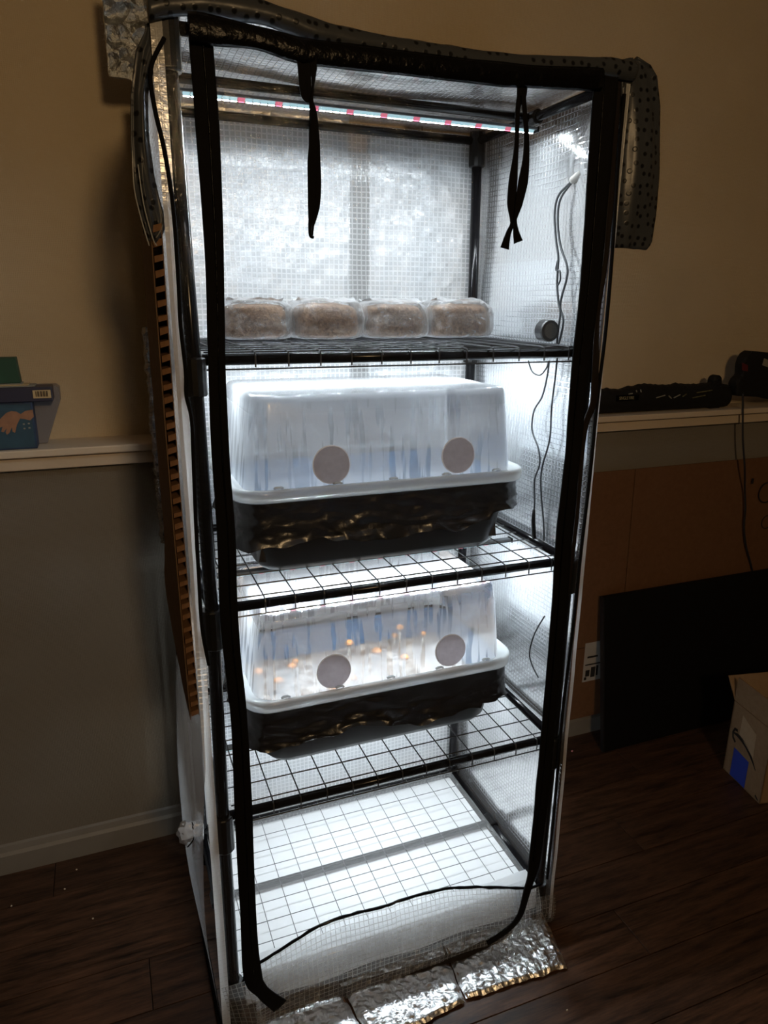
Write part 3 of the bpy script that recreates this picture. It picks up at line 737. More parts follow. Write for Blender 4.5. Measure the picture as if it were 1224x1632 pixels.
inner = [[(lx(z)+0.006, -0.008, z), (lx(z)+0.006, 0.19, z), (lx(z)+0.0048, 0.19, z), (lx(z)+0.0048, -0.008, z)] for z in [0.695 + 0.76*j/30 for j in range(31)]]
MB().loft(inner, True, True, True).build('inner_liner', M['card'], b)
cellp = None
for j in range(40):
    z = 0.694 + j*0.0192 + 0.004*R.random(); x = lx(z) + 0.0015*R.random()
    if cellp is None:
        cellp = MB().prism([(-0.0075, -0.008, 0.0), (0.0045, -0.009, 0.0035), (0.0045, -0.009, 0.0115), (-0.0075, -0.008, 0.0085)], (0, 0.05, 0)).build('cell_wall', M['card_cell'], b)
        o = cellp
        for v in o.data.vertices: v.co += b.location
    else:
        o = cellp.copy(); COL.objects.link(o); o.parent = b
    o.location = Vector((x, 0.0, z)) - Vector(b.location); o.scale = (1, 1, 0.8 + 0.35*R.random())
b = thing('cardboard_panel', (0.722, 0.2, 0.62), 'brown cardboard panel with white face hung outside the right side of the rack', 'board', 'insulation boards around the rack')
MB().box(0.7225, 0.7285, 0.015, 0.43, 0.62, 1.445).build('cardboard', M['card_cell'], b, bevel=0.001)
MB().sheet(lambda u, v: (0.7205 + 0.001*nz(u, v, 3, 30), 0.016+u, 0.622+v), 24, 50, 0.41, 0.82).build('white_face', M['white_liner'], b, smooth=True)

# foil-wrapped strips on the floor
def floor_foil(poly, label, seed, dz=0.0):
    cx = sum(p[0] for p in poly)/len(poly); cy_ = sum(p[1] for p in poly)/len(poly)
    t = thing('foil_wrapped_board', (cx, cy_, 0), label, 'board', 'foil-wrapped boards on the floor')
    a, b_, c, d = [Vector((p[0], p[1], 0)) for p in poly]     # back left, back right, front right, front left
    MB().prism([a+Vector((.004,-.004,.0005)), d+Vector((.004,.004,.0005)), c+Vector((-.004,.004,.0005)), b_+Vector((-.004,-.004,.0005))], (0, 0, 0.0065)).build('cardboard_core', M['card_cell'], t)
    def fn(u, v):
        p = (a.lerp(b_, u)).lerp(d.lerp(c, u), v)
        e = min(u, 1-u, v, 1-v); drop = max(0, 0.05-e)/0.05
        w = 0.0025*nz(p.x, p.y, seed, 60) + 0.002*nz(p.x, p.y, seed+3, 120)
        jit = 0.004*nz(p.x, p.y, seed+8, 30)
        return (p.x + jit*drop, p.y + jit*drop, 0.0110 + w - 0.006*drop + dz)
    MB().sheet(fn, 70, 50, 1.0, 1.0).build('foil_skin', M['foil_floor'], t)
    return t
floor_foil([(0.455,0.012),(0.708,0.002),(0.678,-0.137),(0.442,-0.126)], 'rightmost foil-wrapped board flat on the floor before the rack, with a bent corner', 1)
floor_foil([(0.215,0.00),(0.452,0.012),(0.438,-0.130),(0.235,-0.150)], 'middle foil-wrapped board on the floor before the rack, brightest one', 5)
floor_foil([(0.015,-0.03),(0.212,-0.01),(0.230,-0.150),(0.030,-0.170)], 'leftmost foil-wrapped board on the floor, cut by the photo bottom edge', 9)

# sheets on the base grid
b = thing('white_reflector_sheet', (0.345, 0.22, 0.08), 'white reflector sheet under the base grid of the rack', 'sheet')
MB().box(0.014, 0.676, 0.010, 0.43, 0.0765, 0.0795).build('sheet', M['white_liner'], b)
def drape(u, v):
    y, z = [(0.030, 0.1135), (0.010, 0.1140), (-0.012, 0.1125), (-0.0165, 0.104), (-0.0185, 0.085), (-0.019, 0.066), (-0.019, 0.052)][int(round(v))]
    return (0.020 + u, y + 0.002*math.sin(u*31), z + (0.004*nz(u, 1, 1, 9) if v > 5 else 0))
MB().sheet(drape, 50, 6, 0.652, 6).build('front_drape', M['drape'], b, smooth=True)
b = thing('hazy_plastic_sheet', (0.345, 0.22, 0.106), 'hazy clear plastic sheet laid over the base grid, blurring its bars', 'sheet')
def hz(u, v):
    x = 0.02 + u; y = -0.024 + v
    if v < 0.03:
        return (x, 0.006 + 0.5*(v-0.03), 0.1155)
    return (x, y, 0.1125 + 0.0015*nz(u, v, 3, 12))
MB().sheet(hz, 40, 40, 0.65, 0.44).build('sheet', M['haze'], b, smooth=True)

# ------------------------------------------------------------------ grain bags on the top shelf
zt = ZS[1] + 0.0145
def grain_bag(x0, x1, y0, label, seed, h=0.070, tilt=0.0):
    cx = (x0+x1)/2; cyy = y0 + 0.055
    t = thing('grain_bag', (cx, cyy, zt), label, 'grain bag', 'grain bags on the top shelf')
    t.rotation_euler.z = tilt
    hx = (x1-x0)/2
    def shell(hx, hy, z0, z1, r, amp, sc, n=10):
        rings = []
        prof = [(0.0, 0.80), (0.05, 0.94), (0.16, 1.0), (0.35, 1.02), (0.6, 1.01), (0.82, 0.98), (0.94, 0.92), (1.0, 0.80)]
        pr = []
        for j in range(22):
            f = j/21
            for a_, b2 in zip(prof, prof[1:]):
                if a_[0] <= f <= b2[0]:
                    pr.append((f, a_[1] + (b2[1]-a_[1])*(f-a_[0])/(b2[0]-a_[0]))); break
        for f, s in pr:
            z = z0 + (z1-z0)*f
            ring = []
            for q in rrect(cx, cyy, hx*s, hy*s, min(r, hx*s*0.9), z, n):
                d = Vector((q[0]-cx, q[1]-cyy, 0)).normalized()
                e = amp*nz(q[0], q[1], q[2]+seed, sc)
                ring.append((q[0]+d.x*e, q[1]+d.y*e, q[2] + 0.5*e*(f > 0.05)))
            rings.append(ring)
        mid = [Vector((cx, cyy, rings[-1][0][2])) for _ in rings[-1]]
        half = [Vector(q).lerp(m_, 0.5) + Vector((0, 0, amp*1.2*nz(q[0], q[1], seed, sc) + 0.003)) for q, m_ in zip(rings[-1], mid)]
        rings += [half, [m_ + Vector((0, 0, 0.003)) for m_ in mid]]
        return MB().loft(rings, True, True, False)
    shell(hx-0.0095, 0.047, zt+0.003, zt+h-0.008, 0.022, 0.004, 40).build('grain', M['grain'], t, smooth=True)
    shell(hx+0.0015, 0.054, zt+0.0005, zt+h, 0.026, 0.007, 34).build('bag_film', M['bag'], t, smooth=True)
    # gathered film lying on the top
    def fold(u, v):
        x = cx - hx*0.8 + u*hx*1.6; y = cyy - 0.035 + v*0.08
        return (x, y, zt + h + 0.003 + 0.004*nz(x, y, seed, 60) + 0.003*math.sin(v*9+seed+3*nz(x, y, 2, 20)))
    MB().sheet(fold, 26, 18, 1.0, 1.0).build('folded_flap', M['bag'], t, smooth=True)
    return t
grain_bag(0.086, 0.216, 0.245, 'brown grain bag in clear film, leftmost of four, touching the left zip band', 2.0, 0.069)
grain_bag(0.221, 0.357, 0.240, 'brown grain bag in clear film, second from the left of four on the shelf', 6.0, 0.070)
grain_bag(0.366, 0.498, 0.245, 'brown grain bag in clear film, third of four from the left on the top shelf', 11.0, 0.070, 0.05)
grain_bag(0.509, 0.648, 0.250, 'brown grain bag in clear film, rightmost of four, nearest the round timer', 17.0, 0.072, -0.03)
# milky film filling between neighbouring bags

# ------------------------------------------------------------------ mushroom tubs
def mush_tub(zs, label, dome_m, seed, with_growth):
    zb = zs + 0.0135
    zr_ = zb + 0.150            # rim height
    cx, cyy = 0.345, 0.228
    t = thing('mushroom_tub', (cx, cyy, zb), label, 'mushroom tub', 'mushroom tubs on the shelves')
    H2 = lambda hx, hy, r, z: rrect(cx, cyy, hx, hy, r, z, 8)
    outer = [H2(0.218, 0.120, 0.03, zb), H2(0.232, 0.132, 0.04, zb+0.003), H2(0.243, 0.141, 0.045, zb+0.016), H2(0.248, 0.146, 0.045, zb+0.05), H2(0.258, 0.150, 0.045, zb+0.10), H2(0.270, 0.156, 0.045, zr_-0.004),
             H2(0.266, 0.152, 0.043, zr_-0.004), H2(0.253, 0.145, 0.043, zb+0.09), H2(0.238, 0.136, 0.04, zb+0.016), H2(0.21, 0.108, 0.03, zb+0.008)]
    MB().loft(outer, True, True, True).build('tray', M['tub'], t, smooth=True)
    # bin liner folded over the rim
    n = 300
    def per(i, hx, hy):
        a = 2*math.pi*i/n
        base = H2(hx, hy, 0.05, 0)
        # walk the rounded rectangle by length
        return base, a
    base = [Vector(p) for p in H2(1.0*0.278, 0.166, 0.05, 0)]
    L = [0.0]
    for i in range(len(base)): L.append(L[-1] + (base[(i+1) % len(base)] - base[i]).length)
    def at(s):
        s %= L[-1]
        for i in range(len(base)):
            if L[i] <= s <= L[i+1]:
                return base[i].lerp(base[(i+1) % len(base)], (s-L[i])/max(1e-9, L[i+1]-L[i]))
    rings = []
    nv = 22
    for j in range(nv+1):
        f = j/nv; ring = []
        for i in range(n):
            p = at(L[-1]*i/n); d = Vector((p.x-cx, p.y-cyy, 0)).normalized()
            depth = 0.082 + 0.020*nz(p.x, p.y, seed, 9) + 0.010*nz(p.x, p.y, seed+5, 28)
            if p.x > cx+0.2: depth -= 0.012
            z = zr_ - 0.006 - depth*f
            rd = lambda k, sc: (1 - abs(nz(p.x*0.8 + 0.35*z, p.y, z*1.9 + seed + k, sc))*2.2)
            crease = (0.0075*rd(0, 15)*rd(3, 26) + 0.0035*rd(7, 44))*(0.30+0.7*f) - 0.002
            inx = -0.004*f + 0.010*f**4
            q = p + d*(inx + crease)
            ring.append((q.x, q.y, z))
        rings.append(ring)
    MB().loft(rings).build('bin_liner', M['liner_bag'], t, smooth=True)
    inn = [H2(0.2635, 0.1495, 0.043, zr_-0.005), H2(0.249, 0.141, 0.043, zb+0.09), H2(0.240, 0.136, 0.04, zb+0.045)]
    inn = [[(q[0]+0.003*nz(q[0], q[1], q[2]+seed, 30), q[1]+0.003*nz(q[1], q[0], q[2]+seed, 30), q[2]) for q in r] for r in inn]
    MB().loft(inn).build('inner_liner', M['liner_in'], t, smooth=True)
    # substrate surface
    zsub = zb + (0.085 if with_growth else 0.050)
    def sub(u, v):
        x = cx - 0.234 + 0.468*u; y = cyy - 0.132 + 0.264*v
        return (x, y, zsub + 0.007*nz(x, y, seed, 22) + 0.004*nz(x, y, seed, 60))
    MB().sheet(sub, 60, 34, 1.0, 1.0, thick=0.03).build('substrate', M['substrate'] if with_growth else M['soil_dark'], t, smooth=True)
    if with_growth:
        rr = random.Random(3)
        spots = [(0.155,0.22),(0.195,0.265),(0.205,0.275),(0.395,0.28),(0.46,0.33),(0.475,0.335),(0.43,0.20),(0.30,0.16),(0.25,0.14),(0.12,0.26),(0.52,0.30),(0.34,0.31)]
        for (mx, my) in spots:
            hgt = 0.018 + 0.022*rr.random(); rad = 0.007 + 0.006*rr.random()
            z0 = zsub
            s = MB().tube([(mx, my, z0-0.004), (mx+0.002, my, z0+hgt*0.5), (mx+0.002, my-0.001, z0+hgt)], [rad*0.45, rad*0.35, rad*0.3], 8).build('mushroom', M['stem'], t, smooth=True)
            prof = [(0.25, -0.15), (0.9, -0.1), (1.0, 0.1), (0.9, 0.4), (0.6, 0.65), (0.2, 0.78), (0.02, 0.8)]
            MB().loft([[(mx+0.002+rad*a*math.cos(2*math.pi*k/12), my-0.001+rad*a*math.sin(2*math.pi*k/12), z0+hgt+rad*h_) for k in range(12)] for a, h_ in prof], True, True, True).build('mushroom_cap', M['cap'], s, smooth=True)
    # dome lid
    hx, hy = 0.285, 0.176
    fx, fy = 0.262, 0.158
    lid = MB().loft([H2(hx-0.012, hy-0.012, 0.048, zr_-0.004), H2(hx-0.003, hy-0.003, 0.052, zr_-0.010), H2(hx, hy, 0.055, zr_-0.006), H2(hx, hy, 0.055, zr_+0.006), H2(hx-0.002, hy-0.002, 0.053, zr_+0.011),
                     H2(hx-0.007, hy-0.007, 0.050, zr_+0.013), H2(hx-0.014, hy-0.014, 0.046, zr_+0.008), H2(fx, fy, 0.046, zr_+0.006)], True).build('lid_rim', M['rim'], t, smooth=True)
    zt_ = zr_ + 0.166
    dome = [H2(fx, fy, 0.046, zr_+0.006), H2(fx-0.001, fy-0.001, 0.046, zr_+0.014), H2(fx-0.006, fy-0.004, 0.040, zr_+0.06), H2(fx-0.012, fy-0.008, 0.035, zr_+0.11), H2(fx-0.0175, fy-0.0125, 0.030, zt_-0.012),
            H2(fx-0.019, fy-0.0145, 0.028, zt_-0.006), H2(fx-0.0225, fy-0.018, 0.024, zt_-0.0018), H2(fx-0.028, fy-0.023, 0.019, zt_), H2(fx-0.031, fy-0.026, 0.016, zt_), H2(fx-0.06, fy-0.06, 0.012, zt_), H2(0.10, 0.02, 0.01, zt_)]
    do = MB().loft(dome, True, False, True).build('dome_lid', dome_m, t, smooth=True)
    # filter discs on the front wall, following its slope
    for fxp in (0.232, 0.478):
        zc = zr_ + 0.046 if not with_growth else zr_ + 0.044
        def yfront(z):
            f = (z-(zr_+0.014))/(0.146)
            return cyy - (fy - 0.001 - 0.0125*f)
        def disc(r0, r1, dy0, dy1, nseg=32):
            rings = []
            for (r, dy) in ((r0, dy0), (r1, dy0), (r1, dy1), (r0, dy1)):
                rings.append([(fxp + r*math.cos(2*math.pi*k/nseg), yfront(zc + r*math.sin(2*math.pi*k/nseg)) - dy, zc + r*math.sin(2*math.pi*k/nseg)) for k in range(nseg)])
            return MB().loft(rings, True, r0 < 0.001, r0 < 0.001)
        d = disc(0.0003, 0.0325, 0.0035, 0.0008).build('filter_disc', M['disc'], t)
        MB().loft([[(fxp + r*math.cos(2*math.pi*k/32), yfront(zc + r*math.sin(2*math.pi*k/32)) - dy, zc + r*math.sin(2*math.pi*k/32)) for k in range(32)] for r, dy in ((0.0325,0.0006),(0.0325,0.0022),(0.0340,0.0022),(0.0340,0.0006))], True).build('adhesive_ring', M['disc_ring'], d)
    # small clip bumps on the rim
    for k in range(5):
        x = cx - 0.21 + k*0.105
        MB().tube([(x-0.008, cyy-hy+0.010, zr_+0.013), (x-0.004, cyy-hy+0.010, zr_+0.0155), (x+0.004, cyy-hy+0.010, zr_+0.0155), (x+0.008, cyy-hy+0.010, zr_+0.013)], 0.0025, 6).build('rim_clip', M['rim'], lid, smooth=True)
    return t
mush_tub(ZS[2], 'upper mushroom tub on the middle shelf, milky dome over a black liner, bluish inside', M['dome1'], 2.2, False)
mush_tub(ZS[3], 'lower mushroom tub with wet streaked dome and small orange mushrooms growing inside', M['dome2'], 8.8, True)

# ------------------------------------------------------------------ cables and puck at the right
c = thing('power_cable', (0.69, 0.1, 1.28), 'dark power leads hanging down the right inner side to the top shelf', 'cable')
def cab(pts, r=0.0022, mat='cable_grey', parent=None, name='cord', k=6):
    return MB().tube(smooth_path(pts, k), r, 7).build(name, M[mat], parent, smooth=True)
cab([(0.6900, 0.0605, 1.5791), (0.6900, 0.0900, 1.5659), (0.6900, 0.1226, 1.5490), (0.6900, 0.1307, 1.5198), (0.6900, 0.1206, 1.4752), (0.6900, 0.1080, 1.4414), (0.6900, 0.1070, 1.4192), (0.6900, 0.1052, 1.3911), (0.6900, 0.0973, 1.3628), (0.6900, 0.0881, 1.3401), (0.6900, 0.0916, 1.3056), (0.6900, 0.0908, 1.2847)], parent=c)
cab([(0.6920, 0.0630, 1.5776), (0.6920, 0.0907, 1.5640), (0.6920, 0.1186, 1.5422), (0.6920, 0.1220, 1.5082), (0.6920, 0.1079, 1.4635), (0.6920, 0.0807, 1.4238), (0.6920, 0.0796, 1.4018), (0.6920, 0.0896, 1.3741), (0.6920, 0.0926, 1.3515), (0.6920, 0.0794, 1.3289), (0.6920, 0.0835, 1.3001), (0.6920, 0.0895, 1.2836)], parent=c)
cab([(0.6900, 0.1092, 1.4359), (0.6900, 0.1131, 1.4194), (0.6900, 0.1006, 1.4167), (0.6900, 0.0964, 1.4010), (0.6900, 0.1051, 1.3900)], 0.0018, parent=c)
cab([(0.6880, 0.0801, 1.5685), (0.6880, 0.0575, 1.5775), (0.6880, 0.0367, 1.5922)], 0.0065, 'paper', c, 'wrapped_sleeve')
c = thing('power_cable', (0.68, 0.1, 0.9), 'pair of thin dark leads running down beside the upper mushroom tub to the middle shelf', 'cable')
cab([(0.6900, 0.1137, 1.2512), (0.6900, 0.1162, 1.2208), (0.6900, 0.1285, 1.1800), (0.6900, 0.1540, 1.1476), (0.6900, 0.1561, 1.1084), (0.6900, 0.1285, 1.0743), (0.6900, 0.1200, 1.0434), (0.6900, 0.1340, 1.0072), (0.6900, 0.1282, 0.9614), (0.6900, 0.1285, 0.9449)], 0.0019, parent=c)
MB().tube([(0.6900, 0.1285, 0.9449), (0.6900, 0.1278, 0.9204), (0.6900, 0.1213, 0.8878), (0.6900, 0.1179, 0.8791)], [0.0030,0.0045,0.0050,0.0030], 9).build('inline_plug', M['joint'], c, smooth=True)
cab([(0.6920, 0.0902, 1.2589), (0.6920, 0.0917, 1.2231), (0.6920, 0.0962, 1.1618), (0.6920, 0.0945, 1.0997), (0.6920, 0.1132, 1.0381), (0.6920, 0.1119, 0.9923), (0.6920, 0.0946, 0.9299), (0.6920, 0.0870, 0.8888)], 0.0019, parent=c)
cab([(0.6600, 0.1403, 1.2498), (0.6600, 0.1244, 1.2305), (0.6600, 0.0974, 1.2258), (0.6600, 0.0778, 1.2394), (0.6600, 0.0711, 1.2516)], 0.0016, parent=c)
c = thing('power_cable', (0.68, 0.07, 0.66), 'thin dark lead looping against the right side panel beside the lower mushroom tub', 'cable')
cab([(0.6850, 0.0541, 0.7349), (0.6850, 0.0851, 0.6804), (0.6850, 0.0984, 0.6292), (0.6850, 0.0855, 0.6054), (0.6850, 0.0589, 0.5891)], 0.0017, 'black_cable', parent=c)
pk = [(0.6621, 0.0750, 1.3042)][0]; pz = ZS[1]+0.0145+0.0205
t = thing('round_timer', (pk[0], 0.085, pz), 'small round black timer standing at the right end of the top shelf', 'timer')
def disc_y(r, y0, y1, cxx, cz, n=28): return MB().loft([[(cxx+q*math.cos(2*math.pi*k/n), yy, cz+q*math.sin(2*math.pi*k/n)) for k in range(n)] for q, yy in ((r*0.93, y0), (r, y0+0.003), (r, y1-0.003), (r*0.93, y1))], True, True, True)
disc_y(0.0205, 0.075, 0.100, pk[0], pz).build('body', M['black_cable'], t, smooth=False)
disc_y(0.0145, 0.0735, 0.078, pk[0], pz).build('dial', simple('timer_dial', (0.05,0.05,0.045), 0.5), t)

# ------------------------------------------------------------------ on the ledge, left
ZL = 1.0555
t = thing('puzzle_box', (-0.36, 0.585, ZL), 'blue printed carton with a hand picture, standing on the ledge at the far left', 'box')
BX1 = [(-0.2660, 0.5520, 1.0589)][0][0]
MB().box(-0.52, BX1, 0.552, 0.60, ZL, ZL+0.098).build('carton', M['box_blue'], t, bevel=0.0015)
MB().box(-0.42, BX1-0.004, 0.5512, 0.552, ZL+0.004, ZL+0.094).build('front_print', M['box_teal'], t)
hand = [(-0.3430, 0.5509, 1.1160), (-0.3287, 0.5509, 1.1205), (-0.3156, 0.5509, 1.1328), (-0.3060, 0.5509, 1.1362), (-0.2969, 0.5509, 1.1345), (-0.2895, 0.5509, 1.1290), (-0.2805, 0.5509, 1.1351), (-0.2662, 0.5509, 1.1370), (-0.2656, 0.5509, 1.1226), (-0.2735, 0.5509, 1.1152), (-0.2826, 0.5509, 1.1182), (-0.2917, 0.5509, 1.1200), (-0.2991, 0.5509, 1.1073), (-0.3047, 0.5509, 1.0906), (-0.3090, 0.5509, 1.0934), (-0.3090, 0.5509, 1.1026), (-0.3151, 0.5509, 1.0912), (-0.3202, 0.5509, 1.0875), (-0.3219, 0.5509, 1.0928), (-0.3184, 0.5509, 1.1018), (-0.3253, 0.5509, 1.0930), (-0.3297, 0.5509, 1.0946), (-0.3261, 0.5509, 1.1048), (-0.3382, 0.5509, 1.1003)]
MB().prism([tuple(p) for p in hand], (0, 0.0006, 0)).build('hand_picture', M['skin_print'], t)
for a in ((38,676),(46,675),(39,683),(47,682)):
    p = [(-0.2862, 0.5509, 1.1079), (-0.2767, 0.5509, 1.1088), (-0.2861, 0.5509, 1.0988), (-0.2766, 0.5509, 1.0996)]
for p in [(-0.2862, 0.5509, 1.1079), (-0.2767, 0.5509, 1.1088), (-0.2861, 0.5509, 1.0988), (-0.2766, 0.5509, 1.0996)]:
    MB().box(p[0]-0.0018, p[0]+0.0018, 0.5506, 0.5512, p[2]-0.0015, p[2]+0.0015).build('printed_dot', M['white_mark'], t)
t = thing('navy_box', (-0.36, 0.58, ZL+0.098), 'flat navy box with a barcode label on its end, lying on the hand picture carton', 'box')
nb = [(-0.2252, 0.5450, 1.1400), (-0.2235, 0.5450, 1.1763)]; nx = nb[0][0]; nz0, nz1 = ZL+0.0985, ZL+0.128
MB().box(-0.52, nx, 0.545, 0.60, nz0, nz1).build('lid', M['box_navy'], t, bevel=0.0015)
la, lb = [(-0.2615, 0.5445, 1.1533), (-0.2279, 0.5445, 1.1688)]
MB().box(la[0], lb[0], 0.5442, 0.545, nz0+0.007, nz1-0.006).build('barcode_label', M['label_cream'], t)
xx = la[0]+0.005; lw = lb[0]-la[0]-0.010
for k in range(13):
    w = [0.0010, 0.0005, 0.0014][k % 3]
    MB().box(xx, xx+w, 0.5438, 0.5443, nz0+0.010, nz1-0.008).build('barcode_bar', M['ink'], t); xx += lw/13
t = thing('storage_tub', (-0.3, 0.62, ZL), 'frosted grey plastic box with rounded corner behind the two cartons on the ledge', 'box')
gx = [(-0.2154, 0.6120, 1.1440)][0][0]
pts = [(-0.50, 0.606, ZL), (gx-0.035, 0.606, ZL), (gx-0.012, 0.606, ZL+0.06), (gx, 0.606, ZL+0.09), (gx+0.001, 0.606, ZL+0.118), (gx-0.006, 0.606, ZL+0.124), (-0.50, 0.606, ZL+0.124)]
MB().prism(pts[::-1], (0, 0.05, 0)).build('tub_body', M['dusty_clear'], t, bevel=0.002)
t = thing('paper_stack', (-0.36, 0.58, nz1), 'few loose pale papers lying on the navy box under the green carton', 'paper')
py1 = [(-0.2570, 0.5700, 1.1863)][0][0]
for k in range(3):
    MB().box(-0.50+0.01*k, py1-0.012*k, 0.556+0.004*k, 0.605, nz1+0.0004+0.0022*k, nz1+0.0022+0.0022*k).build('sheet', M['label_cream'] if k == 1 else M['white_mark'], t)
t = thing('green_carton', (-0.40, 0.58, nz1+0.007), 'dark green carton standing on the papers at the left photo edge', 'box')
ga = [(-0.2833, 0.5650, 1.1889), (-0.2872, 0.5650, 1.2422)]
MB().prism([(-0.52, 0.565, nz1+0.0072), (ga[0][0], 0.565, nz1+0.0072), (ga[1][0], 0.565, ga[1][2]), (-0.52, 0.565, ga[1][2])], (0, 0.035, 0)).build('carton', M['green_card'], t, bevel=0.001)

# ------------------------------------------------------------------ on the ledge, right
t = thing('black_strap_bundle', (1.3, 0.59, ZL), 'long low black nylon bundle with pale print and buckles lying on the right ledge', 'bag')
topl = [(1.1254, 0.5750, 1.1093), (1.1666, 0.5750, 1.1201), (1.1917, 0.5750, 1.1263), (1.2197, 0.5750, 1.1271), (1.2529, 0.5750, 1.1242), (1.2806, 0.5750, 1.1322), (1.3075, 0.5750, 1.1313), (1.3225, 0.5750, 1.1362), (1.3750, 0.5750, 1.1346), (1.4100, 0.5750, 1.1316), (1.4683, 0.5750, 1.1335), (1.5165, 0.5750, 1.1301), (1.5646, 0.5750, 1.1324), (1.6013, 0.5750, 1.1331), (1.6579, 0.5750, 1.1238)]
rings = []
for p in smooth_path(topl, 5):
    h = max(0.012, p[2]-ZL)*(1+0.08*nz(p[0], 5, 5, 60)); ring = []
    for a in range(12):
        th = math.pi*2*a/12
        ring.append((p[0], 0.585 + 0.028*math.cos(th)*(1+0.1*nz(p[0], a, 1, 12)), ZL + 0.001 + h*0.5 + h*0.5*math.sin(th)*(1+0.03*nz(p[0], a, 3, 30))))
    rings.append(ring)
MB().loft(rings, True, True, True).build('nylon_bundle', M['black_soft'], t, smooth=True)
def text(s, size, mat, loc, rot, parent, name='lettering', ext=0.0004, sx=1.0):
    cu = bpy.data.curves.new(name, 'FONT'); cu.body = s; cu.size = size; cu.extrude = ext
    o = bpy.data.objects.new(name, cu); COL.objects.link(o)
    dg = bpy.context.evaluated_depsgraph_get()
    me = bpy.data.meshes.new_from_object(o.evaluated_get(dg)); COL.objects.unlink(o); bpy.data.objects.remove(o)
    me.materials.clear(); me.materials.append(mat)
    q = bpy.data.objects.new(name, me); COL.objects.link(q); q.parent = parent
    q.location = Vector(loc) - Vector(parent.location); q.rotation_euler = rot; q.scale = (sx, 1, 1)
    return q
tx = [(1.2330, 0.5545, 1.0990)][0]
tag_ = MB().prism([(tx[0]-0.008, 0.5556, tx[2]-0.005), (tx[0]+0.070, 0.5556, tx[2]-0.004), (tx[0]+0.070, 0.5556, tx[2]+0.012), (tx[0]-0.008, 0.5556, tx[2]+0.012)], (0, 0.002, 0)).build('printed_tag', M['black_gloss'], t)
text('SINGLE FIRE', 0.0125, simple('gold_print', (0.30,0.27,0.16), 0.6), (tx[0], 0.5552, tx[2]-0.0005), (math.pi/2, 0, 0), t, sx=0.78)
for (a, b2, mt) in (((1.3653, 0.5555, 1.0991), (1.3965, 0.5555, 1.1052), 'white_mark'), ((1.4107, 0.5555, 1.1029), (1.4212, 0.5555, 1.0952), 'white_mark'), ((1.4302, 0.5555, 1.0966), (1.4523, 0.5555, 1.1050), 'white_mark'), ((1.4627, 0.5555, 1.0991), (1.4757, 0.5555, 1.1060), 'olive_print'), ((1.5134, 0.5555, 1.1083), (1.5729, 0.5555, 1.1137), 'olive_print'), ((1.5015, 0.5555, 1.0939), (1.5486, 0.5555, 1.0996), 'olive_print'), ((1.2647, 0.5555, 1.1136), (1.2778, 0.5555, 1.1149), 'white_mark'), ((1.2899, 0.5555, 1.1234), (1.2929, 0.5555, 1.1179), 'white_mark'), ((1.3053, 0.5555, 1.1246), (1.3085, 0.5555, 1.1174), 'white_mark')):
    qa, qb = a, b2
    MB().tube([qa, qb], 0.0018, 5).build('printed_mark', M[mt], t)
t = thing('round_speaker', (1.49, 0.59, ZL), 'small round-topped black object standing at the right end of the strap bundle', 'gadget')
kx, _, kz = [(1.6103, 0.5850, 1.1393)][0]
disc_y(0.0165, 0.575, 0.60, kx, kz).build('round_head', M['black_soft'], t, smooth=True)
MB().prism([(kx-0.018, 0.572, ZL), (kx+0.02, 0.572, ZL), (kx+0.014, 0.572, kz), (kx-0.014, 0.572, kz)], (0, 0.03, 0)).build('foot', M['black_soft'], t, bevel=0.002)
t = thing('black_device', (1.62, 0.58, ZL), 'bulky black device with dim red print on the right ledge, cable hanging from it', 'device')
dv = [(1.6766, 0.5920, 1.0925), (1.6670, 0.5920, 1.1293), (1.6743, 0.5920, 1.1444), (1.6873, 0.5920, 1.1555), (1.6839, 0.5920, 1.1860), (1.6878, 0.5920, 1.2048), (1.6975, 0.5920, 1.2196), (1.7113, 0.5920, 1.2269), (1.7928, 0.5920, 1.2201), (1.8622, 0.5920, 1.2055), (1.9274, 0.5920, 1.1808), (1.9530, 0.5920, 1.0723), (1.8239, 0.5920, 1.0752), (1.7821, 0.5920, 1.0847)]
MB().prism([tuple(p) for p in dv], (0, -0.036, 0)).build('body', M['black_soft'], t, bevel=0.006)
rm = [(1.6806, 0.5552, 1.1703), (1.7042, 0.5552, 1.1660), (1.7003, 0.5552, 1.1848), (1.6761, 0.5552, 1.1928)]
MB().prism([tuple(p) for p in rm], (0, 0.0014, 0)).build('red_print', M['red_mark'], t)
wm = [(1.7593, 0.5552, 1.1836), (1.7895, 0.5552, 1.1753), (1.7958, 0.5552, 1.1941), (1.7625, 0.5552, 1.2042)]
MB().prism([tuple(p) for p in wm], (0, 0.0014, 0)).build('white_label', M['white_mark'], t)
t = thing('device_cable', (1.6, 0.54, 0.9), 'black cable hanging from the ledge device down behind the dark panel', 'cable')
cab([(1.6720, 0.5320, 1.1017), (1.6805, 0.5320, 1.0596), (1.7002, 0.5320, 0.9619), (1.7265, 0.5320, 0.8706)] + [(1.7689, 0.5560, 0.7898), (1.7848, 0.5560, 0.7252), (1.7926, 0.5560, 0.6600), (1.8147, 0.5560, 0.5920), (1.8517, 0.5560, 0.5205), (1.8840, 0.5560, 0.4478)], 0.0030, 'black_cable', t)

